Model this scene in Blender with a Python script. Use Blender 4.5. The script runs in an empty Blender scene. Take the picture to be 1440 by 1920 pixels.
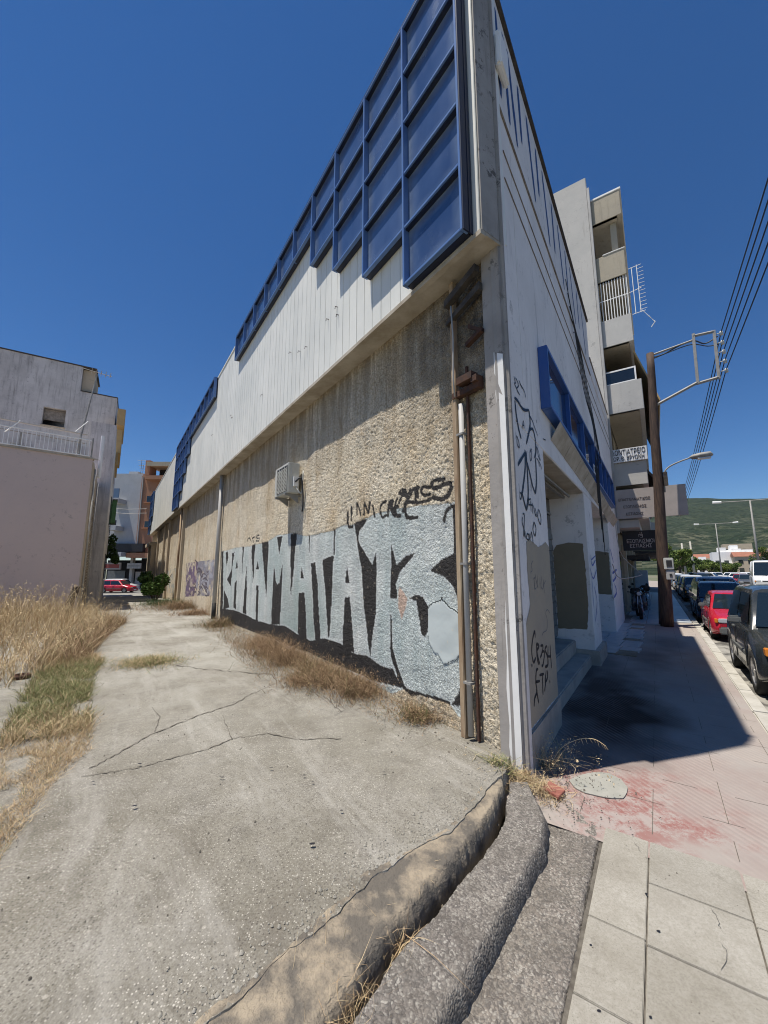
import bpy, bmesh, math, random
import numpy as np
from mathutils import Vector, Matrix
random.seed(7); RNG = np.random.default_rng(7)
R_ = math.radians
SC = bpy.context.scene
COL = SC.collection

# ------------------------------------------------------------------ camera
EYE = 1.6
PITCH = R_(8.5)
cam_d = bpy.data.cameras.new('camera'); cam = bpy.data.objects.new('camera', cam_d); COL.objects.link(cam)
cam.location = (0, 0, EYE); cam.rotation_euler = (R_(90) + PITCH, 0, 0)
cam_d.sensor_fit = 'HORIZONTAL'; cam_d.sensor_width = 36; cam_d.lens = 36 * 730 / 1440
cam_d.clip_start = .05; cam_d.clip_end = 20000
SC.camera = cam
# ------------------------------------------------------------------ sky, sun, exposure
SUNV = Vector((-2.32, -.71, 7.8)).normalized()
SUN_EL = math.asin(SUNV.z); SUN_AZ = math.atan2(SUNV.x, SUNV.y)
W = bpy.data.worlds.new('World'); SC.world = W; W.use_nodes = True
wn = W.node_tree; bg = wn.nodes['Background']
sky = wn.nodes.new('ShaderNodeTexSky'); sky.sky_type = 'NISHITA'; sky.sun_disc = False
sky.sun_elevation = SUN_EL; sky.sun_rotation = SUN_AZ
sky.altitude = 800; sky.air_density = 1.0; sky.dust_density = 0.; sky.ozone_density = 6.0
hs = wn.nodes.new('ShaderNodeHueSaturation'); hs.inputs['Saturation'].default_value = 1.22; hs.inputs['Hue'].default_value = .504; hs.inputs['Value'].default_value = .92
wn.links.new(sky.outputs[0], hs.inputs['Color']); wn.links.new(hs.outputs[0], bg.inputs[0]); bg.inputs[1].default_value = .09
sd = bpy.data.lights.new('sun', 'SUN'); sd.energy = 5.0; sd.angle = R_(.53); sd.color = (1, .94, .85)
sun = bpy.data.objects.new('sun', sd); COL.objects.link(sun)
sun.rotation_euler = SUNV.to_track_quat('Z', 'Y').to_euler(); sun.location = (-20, -6, 60)
SC.render.engine = 'CYCLES'; SC.cycles.filter_width = 1.05
SC.view_settings.view_transform = 'Standard'; SC.view_settings.look = 'None'
SC.view_settings.exposure = .32; SC.view_settings.gamma = 1; SC.view_settings.use_curve_mapping = False

# ------------------------------------------------------------------ survey frames
AL, AR = R_(-34.7), R_(34.7)
CX, CY = 1.1, 3.27                                     # the acute street corner of the shop building
dL = (math.sin(AL), math.cos(AL)); nL = (-dL[1], dL[0])   # along the alley wall / out into the alley
dR = (math.sin(AR), math.cos(AR)); nR = (dR[1], -dR[0])   # along the street front / out to the road
def LW(t, o, z): return (CX + dL[0]*t + nL[0]*o, CY + dL[1]*t + nL[1]*o, z)
def RW(t, o, z): return (CX + dR[0]*t + nR[0]*o, CY + dR[1]*t + nR[1]*o, z)
def WW(x, y, z): return (x, y, z)
def ray(px, py):                                       # survey sightline
    u = 960 - py
    return (px - 720, 730*math.cos(PITCH) - u*math.sin(PITCH), u*math.cos(PITCH) + 730*math.sin(PITCH))
def G(px, py, z=0.):
    r = ray(px, py); k = (z - EYE)/r[2]; return (r[0]*k, r[1]*k)
def hit(px, py, P, n):
    r = ray(px, py); k = (P[0]*n[0] + P[1]*n[1])/(r[0]*n[0] + r[1]*n[1]); return Vector((r[0]*k, r[1]*k, EYE + r[2]*k))
def onR(px, py, off=0):                                # -> (t, z) on the street front
    p = hit(px, py, RW(0, off, 0), nR); return ((p.x-CX)*dR[0] + (p.y-CY)*dR[1], p.z)
def onL(px, py, off=0):
    p = hit(px, py, LW(0, off, 0), nL); return ((p.x-CX)*dL[0] + (p.y-CY)*dL[1], p.z)
def toL(x, y): return ((x-CX)*dL[0] + (y-CY)*dL[1], (x-CX)*nL[0] + (y-CY)*nL[1])
def toR(x, y): return ((x-CX)*dR[0] + (y-CY)*dR[1], (x-CX)*nR[0] + (y-CY)*nR[1])

# ------------------------------------------------------------------ numpy value noise
def _h(i, j, s):
    n = (i*374761393 + j*668265263 + s*974634777) & 0xffffffff
    n = ((n ^ (n >> 13))*1274126177) & 0xffffffff
    return ((n ^ (n >> 16)) & 0xffff)/65535.
def vnoise(x, y, s=0):
    x = np.asarray(x, float); y = np.asarray(y, float)
    i = np.floor(x).astype(np.int64); j = np.floor(y).astype(np.int64)
    fx = x - i; fy = y - j; fx = fx*fx*(3-2*fx); fy = fy*fy*(3-2*fy)
    a = _h(i, j, s); b = _h(i+1, j, s); c = _h(i, j+1, s); d = _h(i+1, j+1, s)
    return (a*(1-fx) + b*fx)*(1-fy) + (c*(1-fx) + d*fx)*fy
def fbm(x, y, s=0, o=3):
    v = 0; a = .5; t = 0
    for k in range(o): v = v + a*vnoise(x*2**k, y*2**k, s+k); t += a; a *= .5
    return v/t

# ------------------------------------------------------------------ materials
def col(c): return (c[0], c[1], c[2], 1)
class NT:
    def __init__(s, name):
        s.m = bpy.data.materials.new(name); s.m.use_nodes = True; s.t = s.m.node_tree
        s.b = s.t.nodes['Principled BSDF']; s.tc = s.n('ShaderNodeTexCoord'); s.geo = None
    def n(s, k, **kw):
        x = s.t.nodes.new(k)
        for a, v in kw.items(): setattr(x, a, v)
        return x
    def l(s, a, b): s.t.links.new(a, b)
    def pos(s):
        if not s.geo: s.geo = s.n('ShaderNodeNewGeometry')
        return s.geo.outputs['Position']
    def scl(s, vec, v):
        m = s.n('ShaderNodeMapping'); m.inputs['Scale'].default_value = v; s.l(vec, m.inputs['Vector']); return m.outputs[0]
    def rot(s, vec, a):
        m = s.n('ShaderNodeMapping'); m.inputs['Rotation'].default_value = (0, 0, a); s.l(vec, m.inputs['Vector']); return m.outputs[0]
    def noise(s, vec, scale, detail=4, rough=.6, dist=0):
        x = s.n('ShaderNodeTexNoise'); x.inputs['Scale'].default_value = scale; x.inputs['Detail'].default_value = detail
        x.inputs['Roughness'].default_value = rough; x.inputs['Distortion'].default_value = dist
        s.l(vec, x.inputs['Vector']); return x.outputs['Fac']
    def vor(s, vec, scale, feature='F1', out='Distance'):
        x = s.n('ShaderNodeTexVoronoi', feature=feature); x.inputs['Scale'].default_value = scale
        s.l(vec, x.inputs['Vector']); return x.outputs[out]
    def ramp(s, f, stops, interp='LINEAR'):
        x = s.n('ShaderNodeValToRGB'); x.color_ramp.interpolation = interp; e = x.color_ramp.elements
        while len(e) < len(stops): e.new(.5)
        for i, (p, c) in enumerate(stops):
            e[i].position = p; e[i].color = col(c) if not isinstance(c, (int, float)) else (c, c, c, 1)
        s.l(f, x.inputs[0]); return x.outputs[0]
    def mix(s, f, a, b, bt='MIX'):
        x = s.n('ShaderNodeMix', data_type='RGBA', blend_type=bt)
        for k, v in ((0, f), (6, a), (7, b)):
            if isinstance(v, (int, float)): x.inputs[k].default_value = v if k == 0 else (v, v, v, 1)
            elif isinstance(v, tuple): x.inputs[k].default_value = col(v)
            else: s.l(v, x.inputs[k])
        return x.outputs[2]
    def math(s, op, a, b=0.):
        x = s.n('ShaderNodeMath', operation=op)
        for k, v in ((0, a), (1, b)):
            if isinstance(v, (int, float)): x.inputs[k].default_value = v
            else: s.l(v, x.inputs[k])
        return x.outputs[0]
    def sep(s, vec):
        x = s.n('ShaderNodeSeparateXYZ'); s.l(vec, x.inputs[0]); return x.outputs
    def bump(s, h, strength=.5, dist=.01):
        x = s.n('ShaderNodeBump'); x.inputs['Strength'].default_value = strength; x.inputs['Distance'].default_value = dist
        s.l(h, x.inputs['Height'])
        if s.b.inputs['Normal'].is_linked: s.l(s.b.inputs['Normal'].links[0].from_socket, x.inputs['Normal'])
        s.l(x.outputs[0], s.b.inputs['Normal'])
    def base(s, c):
        if isinstance(c, tuple): s.b.inputs['Base Color'].default_value = col(c)
        else: s.l(c, s.b.inputs['Base Color'])
    def set(s, **kw):
        for k, v in kw.items():
            i = s.b.inputs[{'rough': 'Roughness', 'metal': 'Metallic', 'spec': 'Specular IOR Level', 'coat': 'Coat Weight', 'trans': 'Transmission Weight', 'alpha': 'Alpha'}[k]]
            if isinstance(v, (int, float)): i.default_value = v
            else: s.l(v, i)
    def attr(s, name, out='Color'):
        x = s.n('ShaderNodeAttribute'); x.attribute_name = name; return x.outputs[out]
    def rnd(s): return s.n('ShaderNodeObjectInfo').outputs['Random']

def simple(name, c, c2=None, scale=3, rough=.8, bump=.0, bscale=30, metal=0, stretch=(1, 1, 1), spec=.4, lo=.35, hi=.65, dist=.01, rv=0, coat=0):
    N = NT(name); P = N.scl(N.pos(), stretch) if rv == 0 else N.scl(N.tc.outputs['Object'], stretch)
    out = c
    if c2: out = N.mix(N.ramp(N.noise(P, scale, 5, .65), [(lo, 0.), (hi, 1.)]), c, c2)
    if rv:
        out = N.mix(1., out, N.ramp(N.rnd(), [(0, 1-rv), (1, 1+rv*.3)]), 'MULTIPLY')
    N.base(out); N.set(rough=rough, metal=metal, spec=spec, coat=coat)
    if bump: N.bump(N.noise(P, bscale, 4, .7), bump, dist)
    return N.m

def plaster(name, c, dirt, dlo=.5, dhi=.7, stain=(.12, .11, .10), smax=.6, bump=.25, flake=.45):
    """painted wall with vertical rain streaks and patches"""
    N = NT(name); P = N.pos()
    f1 = N.ramp(N.noise(P, .9, 6, .65), [(.38, 0.), (.68, 1.)])
    c1 = N.mix(f1, c, dirt)
    st = N.noise(N.scl(P, (6, 6, .5)), 1.3, 5, .7)
    f2 = N.math('MULTIPLY', N.ramp(st, [(dlo, 0.), (dhi, 1.)]), smax)
    c2 = N.mix(f2, c1, stain)
    fl = N.math('MULTIPLY', N.ramp(N.noise(P, 7, 7, .8), [(.56, 0.), (.62, 1.)]), N.ramp(N.noise(P, 1.6, 4, .6), [(.45, 0.), (.6, 1.)]))
    c3 = N.mix(N.math('MULTIPLY', fl, flake), c2, tuple(v*.45 for v in dirt))
    N.base(c3); N.set(rough=.85, spec=.25)
    N.bump(N.noise(P, 24, 5, .7), bump, .01); N.bump(N.noise(P, 3, 3, .5), .2, .03)
    return N.m

def mat_slab():
    N = NT('old_concrete_slab'); P = N.pos()
    big = N.noise(P, .55, 5, .6)
    c = N.mix(N.ramp(big, [(.36, 0.), (.64, 1.)]), (.215, .20, .165), (.275, .26, .22))
    c = N.mix(N.ramp(N.noise(P, 2.2, 6, .7), [(.45, 0.), (.72, 1.)]), c, (.31, .295, .26))
    c = N.mix(N.math('MULTIPLY', N.ramp(N.noise(P, 5, 5, .7), [(.5, 0.), (.75, 1.)]), .5), c, (.10, .09, .075))
    c = N.mix(N.ramp(N.noise(P, 70, 4, .85), [(.38, 0.), (.6, .85)]), c, N.mix(1., c, (.62, .60, .57), 'MULTIPLY'))
    sp_ = N.ramp(N.noise(P, 1.7, 4, .6), [(.4, .25), (.62, 1.)])
    stone = N.vor(P, 95, 'F1', 'Color'); sx = N.sep(stone)
    d = N.vor(P, 95, 'F1')
    m = N.math('MULTIPLY', N.ramp(sx[0], [(.64, 0.), (.72, 1.)]), N.ramp(d, [(.28, 1.), (.42, 0.)]))
    c = N.mix(N.math('MULTIPLY', N.math('MULTIPLY', m, sp_), .85), c, (.50, .47, .41))
    m2 = N.math('MULTIPLY', N.ramp(sx[1], [(.74, 0.), (.8, 1.)]), N.ramp(d, [(.3, 1.), (.5, 0.)]))
    c = N.mix(N.math('MULTIPLY', m2, .75), c, (.08, .07, .062))
    c = N.mix(N.math('MULTIPLY', N.ramp(N.noise(P, 1.6, 7, .8, .8), [(.52, 0.), (.64, 1.)]), .4), c, (.12, .105, .085))
    ws = N.noise(N.scl(N.rot(P, AL), (2.2, .35, 1)), 1.1, 6, .7, .4)
    c = N.mix(N.math('MULTIPLY', N.ramp(ws, [(.50, 0.), (.62, 1.)]), .45), c, (.37, .355, .32))
    hair = N.vor(N.mix(.12, P, N.n('ShaderNodeTexNoise').outputs['Color'], 'ADD'), .9, 'DISTANCE_TO_EDGE')
    c = N.mix(N.math('MULTIPLY', N.ramp(hair, [(.0, 1.), (.006, 0.)]), N.ramp(N.noise(P, .8, 4, .7), [(.48, 0.), (.6, .7)])), c, (.10, .09, .07))
    s2 = N.sep(N.vor(P, 28, 'F1', 'Color')); d2 = N.vor(P, 28, 'F1')
    m3 = N.math('MULTIPLY', N.ramp(s2[0], [(.93, 0.), (.95, 1.)]), N.ramp(d2, [(.2, 1.), (.3, 0.)]))
    c = N.mix(N.math('MULTIPLY', m3, .5), c, (.42, .39, .34))
    far = N.ramp(N.math('DIVIDE', N.sep(P)[1], 20.), [(.12, 0.), (.30, .8)])
    c = N.mix(N.math('MULTIPLY', far, N.ramp(N.noise(P, .9, 6, .7), [(.40, 0.), (.68, 1.)])), c, (.36, .35, .31))
    N.base(c); N.set(rough=.9, spec=.25)
    N.bump(d, .4, .008); N.bump(N.noise(P, 45, 4, .8), .5, .010); N.bump(N.noise(P, 6, 4, .6), .15, .012)
    return N.m

def mat_aggregate(name, c, c2, dark=(.085, .078, .072), light=(.44, .42, .37), sc=105):
    N = NT(name); P = N.pos()
    cc = N.mix(N.ramp(N.noise(P, 3, 5, .6), [(.38, 0.), (.62, 1.)]), c, c2)
    dn = N.n('ShaderNodeTexNoise'); dn.inputs['Scale'].default_value = 30; N.l(P, dn.inputs['Vector'])
    va = N.n('ShaderNodeVectorMath', operation='MULTIPLY_ADD'); N.l(dn.outputs['Color'], va.inputs[0]); va.inputs[1].default_value = (.022, .022, .022); N.l(P, va.inputs[2]); P = va.outputs[0]
    s = N.sep(N.vor(P, sc, 'F1', 'Color')); d = N.vor(P, sc, 'F1')
    cc = N.mix(N.math('MULTIPLY', N.ramp(s[0], [(.66, 0.), (.74, 1.)]), .5), cc, light)
    cc = N.mix(N.math('MULTIPLY', N.ramp(s[1], [(.62, 0.), (.7, 1.)]), .65), cc, dark)
    cc = N.mix(N.ramp(N.noise(P, 6, 6, .8), [(.42, .6), (.60, 0.)]), cc, (.10, .088, .075))
    cc = N.mix(N.math('MULTIPLY', N.ramp(d, [(.4, 0.), (.65, 1.)]), .4), cc, dark)
    N.base(cc); N.set(rough=.92, spec=.2)
    N.bump(N.math('MULTIPLY', d, -1.), .6, .008); N.bump(N.noise(P, 12, 5, .7), .35, .02)
    return N.m

def mat_stucco():
    """roughcast render; the spray paint is a point colour, alpha = covered"""
    N = NT('roughcast_stucco'); P = N.pos()
    c = N.mix(N.ramp(N.noise(P, .8, 5, .6), [(.35, 0.), (.65, 1.)]), (.80, .69, .51), (.86, .78, .63))
    c = N.mix(N.math('MULTIPLY', N.ramp(N.noise(N.scl(P, (1, 1, .6)), 1.4, 5, .7), [(.5, 0.), (.75, 1.)]), .65), c, (.62, .42, .21))
    c = N.mix(N.math('MULTIPLY', N.ramp(N.noise(P, 2.3, 6, .7), [(.56, 0.), (.72, 1.)]), .5), c, (.78, .71, .58))
    # soot and rain streaks, stronger towards the fascia
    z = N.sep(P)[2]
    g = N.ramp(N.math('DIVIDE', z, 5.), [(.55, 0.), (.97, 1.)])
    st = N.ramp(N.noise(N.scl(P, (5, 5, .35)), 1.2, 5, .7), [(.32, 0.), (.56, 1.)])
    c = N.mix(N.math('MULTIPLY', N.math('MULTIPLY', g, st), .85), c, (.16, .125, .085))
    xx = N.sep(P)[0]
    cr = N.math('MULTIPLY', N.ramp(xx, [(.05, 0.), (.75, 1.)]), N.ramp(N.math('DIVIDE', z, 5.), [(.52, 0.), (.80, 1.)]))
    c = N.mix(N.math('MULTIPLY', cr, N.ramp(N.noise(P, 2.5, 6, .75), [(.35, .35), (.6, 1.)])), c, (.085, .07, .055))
    c = N.mix(N.math('MULTIPLY', N.ramp(N.noise(N.scl(P, (3, 3, .5)), 1.1, 5, .7), [(.52, 0.), (.68, 1.)]), .6), c, (.36, .27, .17))
    lowg = N.ramp(z, [(.0, .6), (.7, 0.)])
    c = N.mix(N.math('MULTIPLY', lowg, N.noise(P, 4, 4, .6)), c, (.3, .25, .19))
    pit = N.vor(P, 34, 'SMOOTH_F1')
    c = N.mix(N.math('MULTIPLY', N.ramp(pit, [(.38, 0.), (.66, 1.)]), .5), c, (.30, .22, .12))
    x = N.n('ShaderNodeAttribute'); x.attribute_name = 'paint'
    worn = N.ramp(N.noise(P, 19, 5, .8), [(.70, 1.), (.80, .5)])
    pm = N.math('MULTIPLY', x.outputs['Alpha'], worn)
    c = N.mix(pm, c, x.outputs['Color'])
    gn = N.ramp(N.noise(P, 75, 3, .75), [(.36, .50), (.60, 1.18)])
    c = N.mix(N.math('SUBTRACT', 1., N.attr('smooth', 'Fac')), c, N.mix(1., c, gn, 'MULTIPLY'))
    N.base(c); N.set(rough=N.math('SUBTRACT', .9, N.math('MULTIPLY', pm, .2)), spec=.25)
    sm = N.math('SUBTRACT', 1., N.attr('smooth', 'Fac'))
    h = N.math('MULTIPLY', N.noise(P, 44, 3, .65, .8), sm)
    N.bump(h, 1., .024); N.bump(N.math('MULTIPLY', N.noise(P, 55, 3, .6), sm), .6, .012)
    return N.m

def mat_panel():
    N = NT('fascia_panel_paint'); P = N.pos()
    c = N.mix(N.ramp(N.noise(P, .7, 4, .6), [(.4, 0.), (.65, 1.)]), (.82, .81, .74), (.72, .72, .66))
    st = N.ramp(N.noise(N.scl(P, (7, 7, .35)), 1.2, 5, .7), [(.52, 0.), (.74, 1.)])
    c = N.mix(N.math('MULTIPLY', st, .16), c, (.42, .43, .38))
    c = N.mix(1., c, N.ramp(N.rnd(), [(0, .95), (1, 1.)]), 'MULTIPLY')
    ch = N.ramp(N.noise(P, 9, 5, .8), [(.70, 0.), (.72, 1.)])
    c = N.mix(N.math('MULTIPLY', ch, .6), c, (.32, .30, .26))
    N.base(c); N.set(rough=.5, spec=.4); N.bump(N.noise(P, 2.5, 3, .5), .25, .02)
    return N.m

def mat_pane():
    N = NT('blue_acrylic_pane'); P = N.tc.outputs['Object']; W_ = N.pos()
    c = N.mix(N.ramp(N.noise(N.scl(W_, (1, 1, .6)), 1.1, 4, .6), [(.35, 0.), (.7, 1.)]), (.030, .060, .15), (.075, .12, .24))
    st = N.ramp(N.noise(N.scl(W_, (5, 5, .9)), 1.2, 6, .8), [(.6, 0.), (.74, 1.)])
    c = N.mix(N.math('MULTIPLY', st, .3), c, (.26, .34, .42))
    o = N.sep(N.n('ShaderNodeTexCoord').outputs['Generated'])
    ex = N.math('MINIMUM', N.math('MINIMUM', o[0], N.math('SUBTRACT', 1., o[0])), N.math('MINIMUM', N.math('MULTIPLY', o[2], .8), N.math('SUBTRACT', 1., o[2])))
    dust_glow = N.math('MULTIPLY', N.ramp(ex, [(.02, 1.), (.07, .55), (.22, 0.)]), N.ramp(N.noise(W_, 2.2, 4, .6), [(.3, .2), (.65, 1.)]))  # pale dusty rim, also standing for the glow at the pane edges
    c = N.mix(N.math('MULTIPLY', dust_glow, .6), c, (.32, .40, .50))
    N.base(c); N.set(rough=N.ramp(N.noise(W_, 3, 4, .6), [(.3, .10), (.7, .30)]), spec=.7)
    N.bump(N.noise(W_, 1.5, 2, .5), .08, .02)
    return N.m

def mat_pavement():
    """old ribbed red cement tiles, worn to grey along the walking line, oil stains"""
    N = NT('ribbed_red_pavement'); P = N.pos()
    Q = N.rot(P, AR)                                   # x across, y along the street
    q = N.sep(Q)
    c = N.mix(N.ramp(N.noise(P, 1.1, 5, .65), [(.36, 0.), (.62, 1.)]), (.275, .222, .20), (.31, .28, .255))
    c = N.mix(N.ramp(N.noise(P, .45, 4, .6), [(.42, 0.), (.6, 1.)]), c, (.32, .285, .25))
    c = N.mix(N.math('MULTIPLY', N.ramp(N.noise(P, 6, 6, .75), [(.5, 0.), (.75, 1.)]), .5), c, (.36, .32, .28))
    c = N.mix(N.attr('red', 'Fac'), c, N.mix(N.ramp(N.noise(P, 4.5, 7, .85), [(.46, 0.), (.56, 1.)]), (.25, .115, .10), (.32, .27, .245)))
    c = N.mix(N.attr('stain', 'Fac'), c, (.04, .028, .022))
    wv = N.n('ShaderNodeTexWave', wave_type='BANDS', bands_direction='DIAGONAL'); wv.inputs['Scale'].default_value = 9.5
    N.l(Q, wv.inputs['Vector'])
    rv = N.ramp(N.noise(P, 1.5, 4, .6), [(.42, .15), (.6, 1.)])
    c = N.mix(N.math('MULTIPLY', N.math('MULTIPLY', N.ramp(wv.outputs['Fac'], [(.2, 1.), (.6, 0.)]), rv), .3), c, (.38, .31, .28))
    N.base(c); N.set(rough=.85, spec=.25)
    N.bump(N.math('MULTIPLY', wv.outputs['Fac'], rv), .5, .004); N.bump(N.noise(P, 30, 4, .7), .25, .006)
    return N.m

def mat_tile():
    N = NT('pale_cement_slab'); P = N.pos()
    c = N.mix(N.ramp(N.noise(P, 2.2, 6, .65), [(.36, 0.), (.66, 1.)]), (.33, .31, .265), (.40, .38, .335))
    c = N.mix(1., c, N.ramp(N.rnd(), [(0, .9), (1, 1.04)]), 'MULTIPLY')
    c = N.mix(N.math('MULTIPLY', N.ramp(N.noise(P, 12, 6, .8), [(.56, 0.), (.75, 1.)]), .5), c, (.25, .235, .20))
    c = N.mix(N.math('MULTIPLY', N.ramp(N.noise(P, 3.1, 6, .8, 1.5), [(.56, 0.), (.66, 1.)]), .45), c, (.20, .185, .155))
    c = N.mix(N.math('MULTIPLY', N.ramp(N.noise(P, 1.3, 6, .75), [(.46, 0.), (.62, 1.)]), .45), c, (.24, .22, .18))
    o = N.sep(N.n('ShaderNodeTexCoord').outputs['Generated'])
    sp = N.vor(P, 130, 'F1'); c = N.mix(N.math('MULTIPLY', N.ramp(sp, [(.12, 1.), (.3, 0.)]), .45), c, (.15, .14, .12))
    c = N.mix(N.ramp(N.noise(P, 90, 3, .8), [(.36, 0.), (.62, .8)]), N.mix(1., c, (.78, .77, .74), 'MULTIPLY'), c)
    N.base(c); N.set(rough=.85, spec=.25); N.bump(N.noise(P, 40, 5, .7), .35, .006); N.bump(N.noise(P, 6, 3, .7), .2, .01)
    return N.m

def mat_grass(name, dry, dry2, green):
    N = NT(name); t = N.attr('tint'); s = N.sep(t)
    c = N.mix(s[0], dry, dry2); c = N.mix(s[1], c, green); N.base(c); N.set(rough=.7, spec=.2)
    return N.m

M = {}
def initmats():
    M['slab'] = mat_slab(); M['stucco'] = mat_stucco(); M['panel'] = mat_panel(); M['pane'] = mat_pane()
    M['pave'] = mat_pavement(); M['tile'] = mat_tile()
    M['ledge'] = simple('worn_beige_concrete', (.33, .275, .20), (.13, .115, .095), 5.5, rough=.9, bump=1., bscale=34, dist=.02, lo=.42, hi=.58)
    M['ramp'] = mat_aggregate('exposed_aggregate', (.29, .265, .23), (.20, .18, .16))
    M['ramp2'] = mat_aggregate('exposed_aggregate_brown', (.32, .29, .245), (.24, .21, .18))
    M['crack'] = simple('dirt_in_crack', (.07, .06, .048), (.15, .135, .11), 20, bump=.4)
    M['dirt'] = simple('dry_soil', (.20, .16, .11), (.30, .26, .20), 4, bump=.6, bscale=25, dist=.03)
    M['asphalt'] = simple('asphalt', (.13, .127, .12), (.17, .165, .15), 1.2, bump=.5, bscale=90)
    M['kerb'] = simple('kerb_concrete', (.36, .34, .29), (.46, .44, .39), 5, bump=.4)
    M['kerb_y'] = simple('yellow_kerb_paint', (.62, .47, .12), (.5, .42, .22), 5, bump=.2)
    M['ground'] = simple('far_ground', (.16, .15, .10), (.10, .12, .06), .02)
    M['white_wall'] = plaster('flaking_white_paint', (.84, .80, .76), (.72, .68, .64), .58, .74, (.22, .21, .20), .5, flake=.6)
    M['white_band'] = plaster('grimy_white_parapet', (.80, .77, .74), (.66, .63, .60), .60, .76, (.24, .22, .19), .5)
    M['blue_shop'] = simple('shaded_blue_enamel', (.03, .095, .33), (.04, .10, .30), 4, rough=.35, spec=.5)  # bay blue again, darkened in the colour for the shaded street side
    M['pilaster'] = plaster('grey_corner_paint', (.40, .37, .34), (.26, .24, .22), .56, .72, (.08, .075, .07), .45, flake=1.0)
    M['fresh'] = simple('fresh_white_paint', (.84, .83, .80), (.78, .77, .74), 6, rough=.6, bump=.1)
    M['beige'] = simple('beige_cover_paint', (.40, .34, .25), (.36, .31, .24), 3, rough=.8, bump=.15)
    M['khaki'] = simple('khaki_cover_paint', (.24, .20, .13), (.21, .175, .115), 3, rough=.8, bump=.15)
    M['moulding'] = simple('sooty_moulding', (.33, .29, .24), (.18, .15, .12), 6, bump=.3)
    M['grey_step'] = simple('grey_step', (.42, .385, .33), (.30, .275, .24), 4, bump=.3)
    M['spray'] = simple('black_spray_paint', (.015, .015, .02), rough=.5)
    M['spray_grey'] = simple('faded_spray_paint', (.16, .16, .17), rough=.7)
    M['spray_blue'] = simple('blue_marker', (.10, .15, .42), rough=.6)
    M['sign_blue'] = simple('dark_blue_lettering', (.015, .035, .13), (.03, .06, .18), 5, rough=.5)
    M['blue'] = simple('blue_enamel', (.10, .19, .42), (.13, .22, .42), 4, rough=.32, spec=.5, bump=.03)
    M['blue_shaded'] = simple('blue_enamel_shaded', (.007, .013, .045), (.018, .022, .035), 7, rough=.45)  # shaded copy of the frame blue: undersides and cheek darkened in the colour
    M['soffit'] = simple('soffit_paint', (.50, .45, .37), (.33, .28, .21), 3, bump=.2)
    M['shop_glass'] = simple('shop_glass', (.01, .025, .07), rough=.06, spec=.9)
    M['glass'] = simple('dark_window_glass', (.012, .016, .02), rough=.05, spec=.8)
    M['car_glass'] = simple('car_glass', (.012, .02, .026), rough=.04, spec=.9)
    M['rust'] = simple('rusty_steel', (.10, .045, .025), (.05, .03, .025), 12, rough=.9, bump=.6)
    M['rust_pipe'] = simple('rust_streaked_conduit', (.46, .36, .24), (.26, .16, .09), 5, rough=.8, bump=.3, stretch=(1, 1, .3))
    M['pipe_grey'] = simple('grey_pvc_pipe', (.45, .44, .42), (.34, .33, .31), 4, rough=.6, stretch=(1, 1, .3))
    M['char'] = simple('charred_wood', (.035, .03, .028), (.09, .075, .06), 9, bump=.7)
    M['ac'] = simple('ivory_sheet_metal', (.60, .60, .55), (.48, .47, .42), 6, rough=.5)
    M['acdark'] = simple('dark_plastic', (.03, .03, .032), rough=.6)
    M['black'] = simple('black_rubber', (.018, .018, .018), (.03, .03, .03), 20, rough=.75)
    M['chrome'] = simple('alloy', (.45, .45, .46), rough=.3, metal=.9)
    M['steel'] = simple('galvanised_steel', (.33, .32, .30), (.24, .23, .21), 8, rough=.65, metal=.1)
    M['wood'] = simple('weathered_pole_wood', (.10, .062, .042), (.035, .022, .018), 8, bump=.7, stretch=(4, 4, .4), bscale=14)
    M['wood_pale'] = simple('bleached_plank', (.52, .46, .38), (.42, .36, .29), 6)
    M['wire'] = simple('black_cable', (.02, .02, .022), rough=.6)
    M['wire_w'] = simple('pale_cable', (.42, .40, .36), rough=.6)
    M['conc'] = plaster('weathered_concrete_render', (.52, .50, .46), (.44, .43, .40), .60, .78, (.22, .20, .17), .4)
    M['conc_tan'] = plaster('tan_concrete_render', (.42, .37, .28), (.36, .32, .25), .55, .75, (.18, .15, .12), .5)  # tan concrete tone, darker and warmer than the plain render
    M['pink'] = plaster('pinkish_render', (.62, .50, .45), (.58, .47, .43), .66, .85, (.30, .27, .25), .3, .1)
    M['cream'] = plaster('cream_render', (.52, .43, .31), (.46, .38, .28), .58, .8, (.22, .18, .14), .4)
    M['greyren'] = plaster('stained_grey_render', (.62, .59, .56), (.46, .435, .41), .50, .74, (.15, .14, .13), .6, flake=.6)
    M['farwhite'] = plaster('blueish_white_render', (.46, .47, .48), (.40, .41, .42), .6, .8, (.3, .3, .3), .3)
    M['orange'] = plaster('terracotta_render', (.42, .215, .125), (.36, .19, .12), .6, .8, (.22, .13, .09), .4)
    M['awning_g'] = simple('green_awning', (.07, .16, .06), (.10, .2, .09), 3)
    M['awning_y'] = simple('ochre_awning', (.45, .31, .14), (.38, .26, .13), 3)
    M['dark'] = simple('dark_interior', (.02, .02, .022), rough=.9)
    M['shutter'] = simple('grey_roller_shutter', (.20, .21, .205), (.16, .17, .165), 4, rough=.6)
    M['sign_w'] = simple('white_sign_board', (.78, .78, .78), (.72, .72, .72), 8, rough=.5)
    M['sign_k'] = simple('black_sign_board', (.02, .018, .022), rough=.45)
    M['sign_t'] = simple('taupe_sign_board', (.42, .37, .34), (.37, .33, .30), 3, rough=.6)
    M['ink'] = simple('black_lettering', (.02, .02, .02), rough=.5)
    M['ink_b'] = simple('brown_lettering', (.10, .075, .07), rough=.6)
    M['ink_w'] = simple('pale_lettering', (.55, .50, .47), rough=.6)
    M['yellow_light'] = simple('amber_lens', (.7, .25, .03), rough=.2)
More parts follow.
